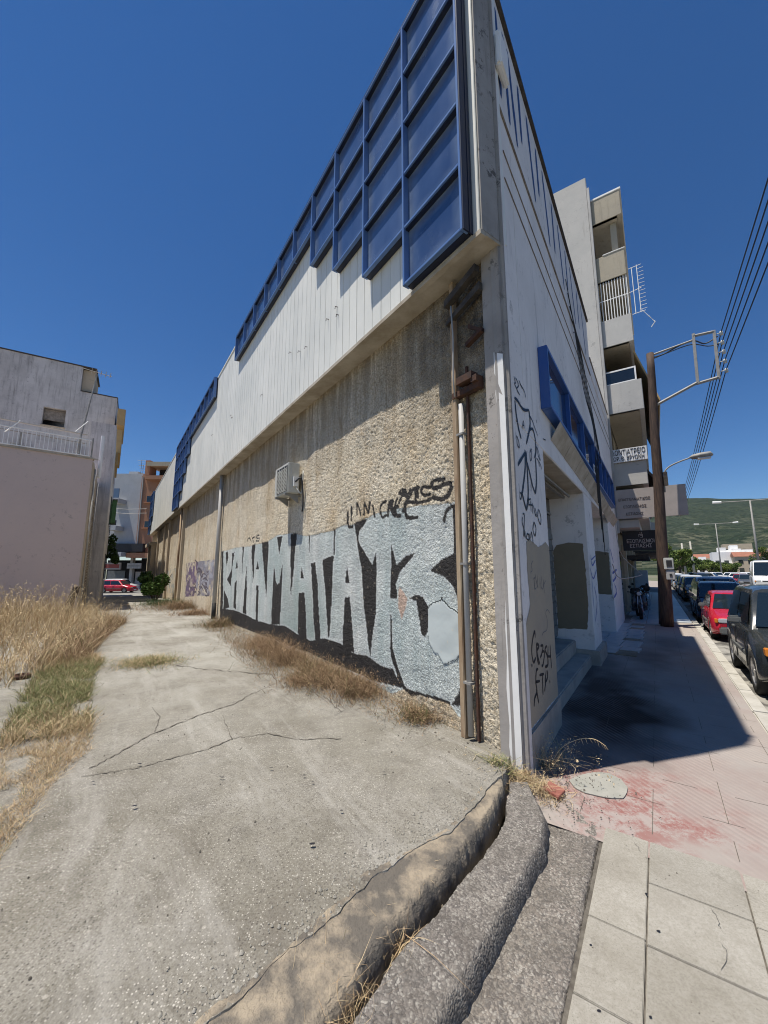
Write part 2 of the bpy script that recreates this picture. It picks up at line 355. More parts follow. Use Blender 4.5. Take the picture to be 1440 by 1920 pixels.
    M['lens'] = simple('clear_lens', (.5, .52, .54), rough=.12, spec=.8)
    M['red_lens'] = simple('red_lens', (.4, .01, .01), rough=.2)
    M['trim'] = simple('grey_bumper_plastic', (.15, .155, .15), (.11, .115, .11), 6, rough=.6)
    M['plate'] = simple('number_plate', (.7, .7, .68), rough=.4)
    M['marble'] = simple('pale_marble', (.50, .52, .53), (.38, .41, .43), 5, rough=.35)
    M['brick'] = simple('loose_red_tile', (.25, .085, .06), (.32, .13, .10), 9, bump=.4)
    M['patch'] = simple('grey_cement_patch', (.27, .27, .235), (.34, .33, .29), 7, bump=.4)
    M['foliage'] = mat_grass('leaf_green', (.045, .085, .02), (.075, .13, .03), (.03, .06, .02))
    M['foliage_far'] = mat_grass('far_leaf_green', (.09, .135, .03), (.16, .20, .05), (.045, .08, .025))
    M['bark'] = simple('bark', (.12, .09, .06), (.07, .05, .04), 10, bump=.6)
    M['grass_dry'] = mat_grass('dry_grass', (.60, .48, .29), (.40, .27, .15), (.12, .16, .05))
    M['weed'] = mat_grass('dry_weeds', (.40, .28, .16), (.13, .075, .05), (.10, .12, .04))
    M['roof_t'] = simple('clay_roof', (.33, .13, .08), (.25, .11, .07), 1, bump=.2)
def carpaint(name, c, rough=.25):
    N = NT(name); P = N.pos()
    N.base(N.mix(N.math('MULTIPLY', N.ramp(N.noise(P, 6, 5, .7), [(.45, 0.), (.7, 1.)]), .25), c, tuple(v*.7 + .06 for v in c)))
    N.set(rough=N.ramp(N.noise(P, 5, 4, .6), [(.3, rough*.7), (.7, rough*1.4)]), spec=.5, coat=.6); return N.m
initmats()

# ------------------------------------------------------------------ mesh helpers
ANCH = {}
def anchor(o): return ANCH.get(o.name, Vector((0, 0, 0)))
def tag(o, label=None, cat=None, group=None, kind=None):
    if label: o['label'] = label
    if cat: o['category'] = cat
    if group: o['group'] = group
    if kind: o['kind'] = kind
    return o
def empty(name, loc, label, cat, group=None):
    o = bpy.data.objects.new(name, None); COL.objects.link(o); o.location = loc; o.empty_display_size = .2
    ANCH[o.name] = Vector(loc); return tag(o, label, cat, group)
class MB:
    def __init__(s): s.v = []; s.f = []
    def add(s, vs, fs):
        b = len(s.v); s.v += [tuple(p) for p in vs]; s.f += [tuple(b+i for i in f) for f in fs]; return s
    def box(s, fn, a0, a1, b0, b1, c0, c1):
        vs = [fn(a, b, c) for c in (c0, c1) for b in (b0, b1) for a in (a0, a1)]
        return s.add(vs, [(0, 2, 3, 1), (4, 5, 7, 6), (0, 1, 5, 4), (2, 6, 7, 3), (0, 4, 6, 2), (1, 3, 7, 5)])
    def quad(s, a, b, c, d): return s.add([a, b, c, d], [(0, 1, 2, 3)])
    def prism(s, pts, vec):
        n = len(pts); v = Vector(vec)
        vs = [Vector(p) for p in pts] + [Vector(p)+v for p in pts]
        return s.add(vs, [tuple(range(n))[::-1], tuple(range(n, 2*n))] + [(i, (i+1) % n, n+(i+1) % n, n+i) for i in range(n)])
    def tube(s, pts, r, seg=8, cap=True):
        pts = [Vector(p) for p in pts]; rs = r if isinstance(r, (list, tuple)) else [r]*len(pts)
        vs = []
        for i, p in enumerate(pts):
            d = (pts[min(i+1, len(pts)-1)] - pts[max(i-1, 0)]).normalized()
            a = d.orthogonal() if abs(d.z) < .9 else d.cross(Vector((0, 1, 0))); a.normalize()
            if abs(d.z) < .9: a = d.cross(Vector((0, 0, 1))).normalized()
            b = d.cross(a)
            for k in range(seg):
                t = 2*math.pi*k/seg; vs.append(p + (a*math.cos(t) + b*math.sin(t))*rs[i])
        fs = [(i*seg+k, i*seg+(k+1) % seg, (i+1)*seg+(k+1) % seg, (i+1)*seg+k) for i in range(len(pts)-1) for k in range(seg)]
        if cap: fs += [tuple(range(seg))[::-1], tuple((len(pts)-1)*seg+k for k in range(seg))]
        return s.add(vs, fs)
    def grid(s, rows):
        m = len(rows); n = len(rows[0])
        return s.add([p for r in rows for p in r], [(i*n+j, i*n+j+1, (i+1)*n+j+1, (i+1)*n+j) for i in range(m-1) for j in range(n-1)])
def link(name, me, mat, parent, anc):
    o = bpy.data.objects.new(name, me); COL.objects.link(o)
    if mat is not None and len(me.materials) == 0: me.materials.append(mat)
    if parent is not None: o.parent = parent; o.location = anc - anchor(parent)
    else: o.location = anc
    ANCH[o.name] = anc; return o
def build(mb, name, mat, parent=None, smooth=False, bevel=0, recalc=True, anc=None):
    vs = np.array([tuple(p) for p in mb.v], float)
    if anc is None: anc = Vector(((vs[:, 0].min()+vs[:, 0].max())/2, (vs[:, 1].min()+vs[:, 1].max())/2, vs[:, 2].min()))
    anc = Vector(anc); vs = vs - np.array(anc)
    me = bpy.data.meshes.new(name); me.from_pydata(vs.tolist(), [], mb.f)
    if recalc or bevel:
        bm = bmesh.new(); bm.from_mesh(me)
        if bevel: bmesh.ops.bevel(bm, geom=[e for e in bm.edges if len(e.link_faces) == 2 and e.calc_face_angle(0) > .5], offset=bevel, segments=2, affect='EDGES', clamp_overlap=True)
        bmesh.ops.recalc_face_normals(bm, faces=bm.faces); bm.to_mesh(me); bm.free()
    if smooth: me.shade_smooth()
    return link(name, me, mat, parent, anc)
def npmesh(name, V, F, mat, parent=None, smooth=True, attrs=None, anc=None):
    """V (n,3) world, F (m,3 or 4)"""
    V = np.asarray(V, np.float32)
    anc = Vector(anc) if anc is not None else Vector((float(V[:, 0].mean()), float(V[:, 1].mean()), float(V[:, 2].min())))
    V = V - np.array(anc, np.float32)
    me = bpy.data.meshes.new(name); F = np.asarray(F, np.int32); k = F.shape[1]
    me.vertices.add(len(V)); me.vertices.foreach_set('co', V.ravel())
    me.loops.add(F.size); me.loops.foreach_set('vertex_index', F.ravel())
    me.polygons.add(len(F)); me.polygons.foreach_set('loop_start', np.arange(0, F.size, k, dtype=np.int32))
    me.update(calc_edges=True)
    for a, d in (attrs or {}).items():
        if d.ndim == 2:
            at = me.color_attributes.new(a, 'FLOAT_COLOR', 'POINT'); at.data.foreach_set('color', d.astype(np.float32).ravel())
        else:
            at = me.attributes.new(a, 'FLOAT', 'POINT'); at.data.foreach_set('value', d.astype(np.float32))
    if smooth: me.shade_smooth()
    return link(name, me, mat, parent, anc)
def gridfaces(m, n):
    i, j = np.meshgrid(np.arange(m-1), np.arange(n-1), indexing='ij'); a = (i*n+j).ravel()
    return np.stack([a, a+1, a+n+1, a+n], 1)
def copy_tree(o, parent=None):
    c = o.copy(); COL.objects.link(c); c.parent = parent; ANCH[c.name] = anchor(o)
    for ch in o.children: copy_tree(ch, c)
    return c
def inst(src, name, world, parent):
    c = bpy.data.objects.new(name, src.data); COL.objects.link(c); c.parent = parent
    c.location = Vector(world) - anchor(parent); ANCH[c.name] = Vector(world); return c
def ribbon(mb, pts, w, lift):
    """flat painted stroke along pts (already on its plane); w full width; lift = normal vector"""
    P = [Vector(p) + Vector(lift) for p in pts]; n = Vector(lift).normalized(); rows = []
    for i, p in enumerate(P):
        d = (P[min(i+1, len(P)-1)] - P[max(i-1, 0)]).normalized(); a = d.cross(n).normalized()
        k = w*(.55 if i in (0, len(P)-1) else 1)*random.uniform(.85, 1.15)
        rows.append([p - a*k/2, p + a*k/2])
    mb.grid(rows)
def smoothpts(pts, k=3):
    out = []
    for i in range(len(pts)-1):
        p0 = pts[max(i-1, 0)]; p1 = pts[i]; p2 = pts[i+1]; p3 = pts[min(i+2, len(pts)-1)]
        for j in range(k):
            t = j/k
            out.append(tuple(.5*((2*p1[a]) + (-p0[a]+p2[a])*t + (2*p0[a]-5*p1[a]+4*p2[a]-p3[a])*t*t + (-p0[a]+3*p1[a]-3*p2[a]+p3[a])*t**3) for a in range(len(p1))))
    out.append(tuple(pts[-1])); return out
def text_obj(s, size, name, mat, parent, O, ex, ez, extrude=.004, width=None):
    """lettering mesh: origin O (left baseline), ex reading direction, ez up direction"""
    cu = bpy.data.curves.new(name, 'FONT'); cu.body = s; cu.size = size; cu.extrude = extrude; cu.offset = size*.004
    tmp = bpy.data.objects.new('tmp', cu); COL.objects.link(tmp)
    me = bpy.data.meshes.new_from_object(tmp); bpy.data.objects.remove(tmp)
    vs = np.array([v.co[:] for v in me.vertices]); k = 1
    if width: k = width/(vs[:, 0].max()-vs[:, 0].min())
    x0 = vs[:, 0].min(); ex = Vector(ex).normalized(); ez = Vector(ez).normalized(); n = ex.cross(ez)
    for v in me.vertices:
        c = v.co.copy(); v.co = ex*((c.x-x0)*k) + ez*c.y + n*c.z
    me.materials.clear()
    return link(name, me, mat, parent, Vector(O))
UP = (0, 0, 1)

# ================================================================== GROUND
def inpoly(X, Y, poly):
    c = np.zeros(X.shape, bool); n = len(poly)
    for i in range(n):
        x1, y1 = poly[i]; x2, y2 = poly[(i+1) % n]
        if y1 == y2: continue
        k = (y1 > Y) != (y2 > Y)
        c ^= k & (X < (x2-x1)*(Y-y1)/(y2-y1)+x1)
    return c
def polydist(X, Y, pts):
    d = np.full(X.shape, 1e9)
    for (x1, y1), (x2, y2) in zip(pts[:-1], pts[1:]):
        L2 = (x2-x1)**2+(y2-y1)**2+1e-12
        t = np.clip(((X-x1)*(x2-x1)+(Y-y1)*(y2-y1))/L2, 0, 1)
        d = np.minimum(d, np.hypot(X-x1-t*(x2-x1), Y-y1-t*(y2-y1)))
    return d
g = MB(); g.quad((-5500, -1500, -1.3), (5500, -1500, -1.3), (5500, 5600, -1.3), (-5500, 5600, -1.3))
tag(build(g, 'ground', M['ground'], recalc=False), kind='structure')
# road right of the pavement, level with z = -.13
g = MB(); g.quad(RW(-30, 1.86, -.13), RW(-30, 70, -.13), RW(420, 110, -.13), RW(420, 1.86, -.13))
road = tag(build(g, 'road', M['asphalt'], recalc=False), kind='structure')
# alley slab
def slab_z(t): return .13 - np.clip(t-19, 0, 24)*.036 + 0*t
offs = np.concatenate([np.arange(0, 3.6, .022), np.linspace(3.6, 9, 60)])
EO = [-.5, 0, .28, .6, 1.05, 1.35, 1.59, 1.87, 2.1, 2.36, 3.5, 9.5]; ET = [.15, .12, -.02, -.12, -.25, -.25, -.28, -.36, -.40, -.47, -.75, -1.6]
def slab_edge(o): return np.interp(o, EO, ET) + (fbm(np.asarray(o)*4, np.asarray(o)*0, 5)-.5)*.07 + (fbm(np.asarray(o)*30, np.asarray(o)*0, 9)-.5)*.022
ts = np.cumsum(np.concatenate([[0], .014+.0045*np.arange(0, 420)**1.0*.06])); ts = ts/ts[-1]*46
rows = []
O_, T_ = np.meshgrid(offs, ts, indexing='ij')
e = slab_edge(O_); T2 = e + T_*(46-e)/46
Z = slab_z(T2) + (fbm(T2*1.3, O_*1.3, 3)-.5)*.014*np.clip((T2-e)/.3, 0, 1) + (fbm(T2*22, O_*22, 4, 2)-.5)*.006
V = np.stack([CX+dL[0]*T2+nL[0]*O_, CY+dL[1]*T2+nL[1]*O_, Z], -1).reshape(-1, 3)
F = gridfaces(len(offs), len(ts))
slab = tag(npmesh('alley_slab', V, F, M['slab'], anc=LW(0, 0, 0)), kind='structure')
sk = MB(); es = slab_edge(offs)                        # broken front face of the slab
sk.grid([[LW(a, o, .135) for o, a in zip(offs, es)], [LW(a-.015, o, .07) for o, a in zip(offs, es)], [LW(a+.0, o, -.15) for o, a in zip(offs, es)]])
build(sk, 'broken_edge', M['slab'], slab, recalc=False)
g = MB(); g.quad(LW(-3, 9, -.2), LW(60, 9, -.2), LW(60, 40, -.2), LW(-3, 40, -.2)); g.quad(LW(-3, 8.9, -.2), LW(-3, 8.9, .1), LW(19, 8.9, .1), LW(19, 8.9, -.2))
tag(build(g, 'waste_ground', M['dirt'], recalc=False), kind='structure')
g = MB(); g.quad(LW(45.9, -30, -.79), LW(45.9, 40, -.79), LW(62, 40, -.79), LW(62, -30, -.79))
tag(build(g, 'cross_street', M['asphalt'], recalc=False), kind='structure')
# cracks: grime-filled ribbons in the slab
def crackline(px, w):
    pts = []
    for a, b in zip(px[:-1], px[1:]):
        n = max(2, int(math.dist(a, b)/7))
        for k in range(n): pts.append((a[0]+(b[0]-a[0])*k/n + random.uniform(-1.6, 1.6), a[1]+(b[1]-a[1])*k/n + random.uniform(-1.4, 1.4)))
    pts.append(px[-1]); mb = MB(); rr = []
    for i, p in enumerate(pts):
        x, y = G(p[0], p[1], .135); t, o = toL(x, y); z = float(slab_z(t) + (fbm(t*1.3, o*1.3, 3)-.5)*.014) + .005
        q = pts[min(i+1, len(pts)-1)]; q0 = pts[max(i-1, 0)]
        a = Vector((*G(*q, .135), 0)) - Vector((*G(*q0, .135), 0)); nn = Vector((-a.y, a.x, 0)).normalized()*w*random.uniform(.25, 1.)*.5
        rr.append([(x-nn.x*.6, y-nn.y*.6, z), (x+nn.x*.6, y+nn.y*.6, z)])
    mb.grid(rr); build(mb, 'crack', M['crack'], slab, recalc=False)
for px, w in [([(153, 1457), (215, 1446), (271, 1438), (312, 1424), (382, 1406), (417, 1392), (444, 1382), (500, 1374), (560, 1386), (640, 1384)], .022),
              ([(167, 1441), (208, 1420), (257, 1392), (288, 1375), (333, 1358), (382, 1337), (434, 1320), (500, 1288), (548, 1268)], .03),
              ([(323, 1247), (420, 1258), (500, 1264), (560, 1268)], .03), ([(417, 1340), (425, 1360), (436, 1385)], .014),
              ([(285, 1325), (300, 1345), (290, 1372)], .018), ([(560, 1268), (600, 1300), (640, 1335)], .016)]:
    crackline(px, w)
# droppings of tar and pale stones lying on the slab
mb = MB()
for px in [(262, 1436, .03), (570, 1458, .022), (586, 1470, .018), (413, 1460, .02), (417, 1462, .025), (252, 1516, .03), (585, 1588, .03), (175, 1470, .02), (508, 1444, .02), (720, 1452, .02), (640, 1525, .018)]:
    x, y = G(px[0], px[1], .135); r = px[2]*.6; n = 7; a0 = random.random()*6
    mb.add([(x+r*math.cos(a0+k*6.283/n)*random.uniform(.6, 1.3), y+.5*r*math.sin(a0+k*6.283/n)*random.uniform(.6, 1.3), .152) for k in range(n)], [tuple(range(n))])
build(mb, 'tar_spots', M['spray'], slab, recalc=False)
# concrete steps between alley and pavement
def strip(name, left, right, zl, zr, mat, rnd=.03, nz=.02, seed=1, skirt=.25, dip=0):
    """left/right: lists of (px,py) at height zl/zr; rnd: radius of the rounded right edge"""
    A = smoothpts([toL(*G(p[0], p[1], zl)) for p in left], 1); B = smoothpts([toL(*G(p[0], p[1], zr)) for p in right], 1)
    o0 = np.array([p[1] for p in A]); o1 = np.array([p[1] for p in B])
    n = 420; m = 64; s = np.linspace(0, 1, n)
    def along(P):
        P = np.array(P); d = np.concatenate([[0], np.cumsum(np.hypot(*np.diff(P, axis=0).T))]); d /= d[-1]
        return np.interp(s, d, P[:, 0]), np.interp(s, d, P[:, 1])
    at, ao = along(A); bt, bo = along(B)
    w = np.linspace(0, 1, m); S, Wd = np.meshgrid(np.arange(n), w, indexing='ij')
    T = at[S]*(1-Wd)+bt[S]*Wd; O = ao[S]*(1-Wd)+bo[S]*Wd
    jag = (fbm(s*9, s*0, seed)-.5)*.02 + (fbm(s*46, s*0, seed)-.5)*.014
    T = T - jag[S]*Wd
    Zz = zl*(1-Wd)+zr*Wd - np.where(Wd > .88, ((Wd-.88)/.12)**2*rnd, 0) - dip*np.clip(1-(Wd + (fbm(T*8, O*8, seed+9)-.5)*.12)/.15, 0, 1)**.5
    Zz = Zz + (fbm(T*3, O*3, seed)-.5)*nz*.8 + (fbm(T*45, O*45, seed+3, 2)-.5)*nz*.7
    V = [np.stack([CX+dL[0]*T+nL[0]*O, CY+dL[1]*T+nL[1]*O, Zz], -1)]
    for k, (dz, dt) in enumerate([(.05, .012), (.12, .02), (skirt, .0)]):
        q = V[0][:, -1].copy(); r = (fbm(s*30, s*0+k, seed+7)-.5)*.012
        q[:, 0] += (dL[0])*(-dt+r); q[:, 1] += (dL[1])*(-dt+r); q[:, 2] -= dz; V.append(q[:, None, :])
    V = np.concatenate(V, 1); nn = V.shape[1]
    return npmesh(name, V.reshape(-1, 3), gridfaces(n, nn), mat, anc=(0.5, 2, 0))
s1 = strip('concrete_ledge', [(922, 1425), (895, 1475), (832, 1548), (675, 1628), (595, 1700), (505, 1783), (355, 1893), (250, 1985)],
           [(946, 1470), (905, 1545), (850, 1612), (745, 1720), (690, 1790), (640, 1860), (590, 1930), (500, 2040)], .1335, .118, M['ledge'], .02, .006, 11, .2, dip=.03)
tag(s1, kind='structure')
s2 = strip('aggregate_step', [(950, 1466), (932, 1540), (868, 1632), (784, 1722), (708, 1808), (650, 1888), (610, 1966), (530, 2056)],
           [(990, 1465), (1026, 1530), (1020, 1580), (975, 1660), (900, 1790), (850, 1880), (810, 1960), (750, 2050)], .078, .082, M['ramp'], .035, .007, 21, .12, dip=.2)
tag(s2, kind='structure')
s3 = strip('aggregate_gutter', [(985, 1470), (1026, 1540), (1000, 1620), (950, 1710), (890, 1820), (840, 1920), (800, 2000), (760, 2060)],
           [(1010, 1468), (1127, 1549), (1110, 1610), (1095, 1700), (1075, 1800), (1050, 1920), (1030, 2000), (1010, 2060)], -.012, .004, M['ramp2'], .008, .012, 31, .1)
tag(s3, kind='structure')
# pavement sheet along the street
tt = np.concatenate([np.arange(-.45, 4, .03), np.arange(4, 12, .08), np.arange(12, 70, 1.)]); oo = np.linspace(-.9, 1.72, 70)
T, O = np.meshgrid(tt, oo, indexing='ij')
keep = np.ones(T.shape)
Z = .0 + .03*np.clip((1.2-O)/1.2, 0, 1)*np.clip((T-.3)/1.5, 0, 1) + (fbm(T*1.2, O*1.2, 41)-.5)*.018*np.clip(T/2+.3, 0, 1)
X_ = CX+dR[0]*T+nR[0]*O; Y_ = CY+dR[1]*T+nR[1]*O
st = np.zeros(T.shape)
for ct, co, a, b, k in [(2.1, .45, 1.35, .5, 1.0), (2.9, .2, 1.3, .4, .9), (1.3, .6, .6, .3, .6), (5.5, .7, 1.2, .3, .45), (7.5, 1.0, 1.2, .3, .4), (2.1, .15, 1.0, .42, .95), (2.7, .5, .8, .3, .7), (1.3, .25, .5, .3, .75), (3.6, -.1, .8, .4, .8), (4.6, .1, .6, .3, .5), (1.0, .75, .3, .2, .4)]:
    r = np.hypot((T-ct)/a, (O-co)/b) + (fbm(T*3, O*3, 51)-.5)*.9; st = np.maximum(st, np.clip(1.45-r*1.1, 0, 1)*k)
rd = np.clip(1.15-np.hypot((T-.02)/.7, (O-.62)/.55) + (fbm(T*5, O*5, 61)-.5)*1.8, 0, 1)
V = np.stack([X_, Y_, Z], -1).reshape(-1, 3)
pave = tag(npmesh('pavement', V, gridfaces(*T.shape), M['pave'], attrs={'stain': st.ravel(), 'red': rd.ravel()}, anc=RW(0, 0, 0)), kind='structure')
# joints between the big red paving squares
mb = MB()
for o in (.40, .80, 1.2, 1.62):
    for k in range(60):
        a = -.2 + k*.2
        def jz(t, o): return .0 + .03*min(max((1.2-o)/1.2, 0), 1)*min(max((t-.3)/1.5, 0), 1) + (float(fbm(t*1.2, o*1.2, 41))-.5)*.018*min(max(t/2+.3, 0), 1) + .0025
        if random.random() < .75: mb.quad(RW(a, o-.0018, jz(a, o)), RW(a, o+.0018, jz(a, o)), RW(a+.2, o+.0018, jz(a+.2, o)), RW(a+.2, o-.0018, jz(a+.2, o)))
for t in [-.2+.4*k for k in range(1, 27)]:
    for k in range(8):
        o = .02+k*.21
        if random.random() < .45: mb.quad(RW(t-.0016, o, jz(t, o)), RW(t+.0016, o, jz(t, o)), RW(t+.0016, o+.21, jz(t, o+.21)), RW(t-.0016, o+.21, jz(t, o+.21)))
build(mb, 'joint', M['crack'], pave, recalc=False)
# pale cement slabs, near corner: one object each, joints recessed
bed = MB(); bed.quad(RW(-.29, .54, -.006), RW(-.29, 1.86, -.006), RW(-3.2, 1.86, -.006), RW(-3.2, .54, -.006))
bed = tag(build(bed, 'slab_bed', M['crack'], recalc=False), kind='structure')
def slabtile(t0, t1, o0, o1, tilt=.0):
    g = .0035; mb = MB(); mb.box(lambda t, o, z: RW(t, o, z + tilt*(t-t0)), t0+g, t1-g, o0+g, o1-g, -.03, .004)
    build(mb, 'paving_slab', M['tile'], bed, bevel=.003)
for o0, o1, tl in [(.555, .785, [-.29, -1.06, -1.47, -2.2, -3.0]), (.785, 1.19, [-.29, -.67, -1.08, -1.48, -1.9, -2.3, -2.7]), (1.19, 1.6, [-.30, -.70, -1.09, -1.5, -1.9, -2.3]), (1.6, 1.72, [-.30, -.70, -1.09, -1.5])]:
    for a, b in zip(tl[:-1], tl[1:]): slabtile(b, a, o0, o1, random.uniform(-.008, .008))
mb = MB()
for pl in [[(1337, 1705), (1346, 1728), (1352, 1742)], [(1356, 1770), (1362, 1795), (1354, 1820)], [(1190, 1580), (1200, 1598)]]:
    P = [(*G(p[0]+random.uniform(-3, 3), p[1], .005), .0065) for p in smoothpts(pl, 4)]; ribbon(mb, P, .0016, (0, 0, .001))
for px, r in [((1235, 1747), .009), ((1212, 1677), .008), ((1108, 1773), .006), ((1123, 1897), .007), ((1186, 1566), .006), ((1220, 1908), .006)]:
    x, y = G(*px, .005); n = 7
    mb.add([(x+r*math.cos(k*.9)*random.uniform(.7, 1.3), y+.7*r*math.sin(k*.9)*random.uniform(.7, 1.3), .0085) for k in range(n)], [tuple(range(n))])
build(mb, 'spots', M['spray'], bed, recalc=False)
# kerb stones
kerb_root = tag(build(MB().box(RW, -6, 70, 1.735, 1.85, -.2, -.01), 'kerb', M['dirt']), kind='structure')
t = -2.0
km = MB(); km.box(lambda a, b, c: (dR[0]*a+nR[0]*b, dR[1]*a+nR[1]*b, c), .006, .994, -.075, .075, 0, .17)
first = None
for k in range(60):
    w = RW(t, 1.80 + random.uniform(-.006, .006), -.165 + random.uniform(-.004, .004))
    if first is None: first = build(km, 'kerb_stone', M['kerb'], kerb_root, bevel=.012, anc=(0, 0, 0)); first.location = Vector(w)-anchor(kerb_root)
    else: inst(first, 'kerb_stone', w, kerb_root)
    t += 1.0
# gutter stain strip and concrete channel by the kerb
g = MB(); g.quad(RW(-8, 1.86, -.126), RW(-8, 2.3, -.126), RW(70, 2.3, -.126), RW(70, 1.86, -.126))
tag(build(g, 'gutter_channel', simple('pale_gutter', (.30, .285, .25), (.09, .085, .075), 2.2, bump=.4, lo=.45, hi=.55), recalc=False), kind='structure')
# cement patch and loose tile in the pavement
pp = [G(*p, .008) for p in [(1068, 1462), (1100, 1450), (1140, 1450), (1172, 1468), (1174, 1492), (1150, 1497), (1110, 1490), (1080, 1478)]]
pp = smoothpts(pp+[pp[0]], 3)[:-1]
mb = MB(); mb.prism([(x+random.uniform(-.008, .008), y+random.uniform(-.006, .006), .004) for x, y in pp], (0, 0, .005)); build(mb, 'cement_patch', M['patch'], pave)
p = [G(*q, .03) for q in [(1017, 1478), (1047, 1497), (1060, 1483), (1030, 1466)]]
mb = MB(); mb.prism([(x, y, .018) for x, y in p], (0, 0, .02)); tag(build(mb, 'loose_tile', M['brick'], bevel=.002), 'loose red ribbed paving tile lying at the foot of the corner pillar', 'tile')
# pale marble slabs in front of the second pillar, and pale paving further on
ap = tag(build(MB().box(RW, 5.5, 10.6, -.5, .52, -.02, .035), 'marble_apron', M['dirt']), kind='structure')
for i in range(12):
    for j in range(3):
        t0 = 5.55+i*.42; o0 = -.5+j*.34 + (i % 2)*.03
        if (j == 2 and i in (0, 4, 9, 11)): continue
        mb = MB(); mb.box(lambda a, b, c: RW(a, b + (a-t0)*.1, c), t0+.008, t0+.412, o0+.008, o0+.332, .0, .043+random.uniform(0, .008)); build(mb, 'marble_slab', M['marble'], ap)
for i in range(20):
    for j in range(3):
        if i == 0 and j == 2: continue
        t0 = 10.95+i*1.0; o0 = -.0+j*.57
        mb = MB(); mb.box(RW, t0+.008, t0+.985, o0+.008, o0+.56, .0, .028+random.uniform(0, .006)); build(mb, 'paving_slab', M['marble'], pave)

# ================================================================== SHOP BUILDING
B = empty('commercial_building', RW(0, 0, 0), 'wedge-shaped shop building with blue glazed bays, roughcast alley wall and white street front', 'building')
# --- roughcast wall with graffiti
def dens(t0, t1, a, b):
    out = [t0]
    while out[-1] < t1: out.append(out[-1] + a + b*out[-1])
    return np.array(out)
tw = dens(.2, 38.2, .0085, .0035); zw = np.concatenate([np.arange(-.75, .05, .1), np.arange(.05, 4.9, .0125)])
T, Zw = np.meshgrid(tw, zw, indexing='ij')
def wp(cx, cy, k): # picture survey -> wall coordinates
    if k == 'g': px, py = 380+cx/2.483, 960+cy/2.483
    elif k == 'u': px, py = 400+cx/2.571, 560+cy/2.571
    elif k == 'k': px, py = 400+cx/3.808, 975+cy/3.808
    elif k == 'j': px, py = 619+cx/3.082, 900+cy/3.082
    elif k == 'f': px, py = 180+cx*.2083, 840+cy*.2083
    return onL(px, py)
rgb = np.zeros(T.shape+(4,)); smo = np.zeros(T.shape)
jx = (fbm(T*14, Zw*14, 71)-.5)*.010; jz_ = (fbm(T*14, Zw*14, 75)-.5)*.010
TJ = T+jx; ZJ = Zw+jz_
sil = [wp(*p, 'g') for p in [(86, 186), (150, 166), (215, 160), (300, 138), (345, 108), (410, 98), (480, 112), (600, 88), (650, 62), (700, 60), (745, 38), (800, 10), (870, -8), (940, -20), (1000, -30), (1080, -35), (1150, -42), (1212, -55)]]
low = [wp(*p, 'g') for p in [(1222, 960), (1190, 950), (1150, 895), (1090, 862), (1000, 842), (940, 822), (880, 850), (780, 800), (650, 720), (480, 640), (280, 560), (150, 520), (80, 482)]]
m = inpoly(TJ, ZJ, sil+low)
sv = fbm(T*2.2, Zw*1.0, 81); sv2 = fbm(T*9, Zw*1.4, 85)
s_c = np.stack([.56+.24*sv2-.18*sv, .58+.22*sv2-.10*sv, .56+.20*sv2-.08*sv], -1)
gr = np.clip((fbm(T*.9, Zw*1.1, 88)-.45)*3, 0, 1)[..., None]*np.clip((2.2-Zw)/1.6, 0, 1)[..., None]
s_c = s_c*(1-gr*.6) + np.array([.20, .31, .28])*gr*.6
rgb[m, :3] = s_c[m]; rgb[m, 3] = 1
KK = [[(88, 230), (100, 225), (103, 270), (90, 330)], [(132, 235), (146, 232), (135, 330), (122, 475), (95, 425), (128, 350)], [(75, 500), (100, 560), (112, 625), (68, 640)], [(158, 345), (166, 285), (172, 345)],
      [(150, 450), (165, 430), (160, 638), (142, 625)], [(205, 190), (216, 188), (207, 300), (200, 420), (203, 260)], [(232, 320), (237, 470), (230, 672), (208, 665), (222, 480)], [(272, 185), (298, 170), (290, 280), (278, 480), (274, 300)],
      [(315, 290), (322, 352), (302, 352)], [(307, 465), (322, 465), (318, 725), (300, 712), (304, 560)], [(346, 160), (392, 155), (388, 300), (372, 560), (355, 320)], [(450, 122), (490, 112), (470, 245)],
      [(430, 310), (445, 440), (455, 460), (468, 450), (492, 310), (485, 560), (472, 745), (408, 750), (420, 560)], [(552, 100), (598, 95), (585, 200), (565, 400), (550, 560), (548, 300)], [(625, 330), (642, 415), (620, 415)],
      [(610, 520), (650, 518), (660, 700), (664, 860), (600, 810)], [(693, 310), (724, 300), (740, 450), (760, 850), (722, 860), (705, 560)], [(778, 285), (855, 250), (850, 400), (828, 830), (815, 840), (795, 500)], [(855, 65), (868, 65), (861, 250), (852, 250)], [(677, 110), (685, 110), (682, 240)]]
JJ = [[(93, 495), (108, 595), (82, 595)], [(78, 680), (112, 676), (120, 780), (130, 900), (135, 1000), (72, 965)], [(135, 250), (215, 222), (200, 250), (165, 300), (160, 350), (240, 490), (265, 415), (265, 560), (262, 780), (240, 900), (228, 1020), (215, 950), (195, 750), (180, 520), (150, 340)],
      [(352, 370), (378, 490), (430, 440), (487, 418), (470, 450), (400, 530), (375, 605), (385, 640), (382, 685), (345, 685), (348, 500)], [(345, 770), (352, 780), (358, 960), (385, 1080), (430, 1200), (500, 1245), (470, 1252), (400, 1190), (345, 1010)],
      [(450, 685), (490, 665), (530, 672), (555, 720), (575, 740), (575, 800), (560, 880), (543, 910), (525, 890), (510, 800), (495, 700)], [(573, 525), (640, 460), (710, 425), (705, 150), (740, 120), (790, 90), (790, 760), (740, 700), (715, 620), (660, 560)], [(775, 1140), (735, 1240), (700, 1300), (800, 1310)]]
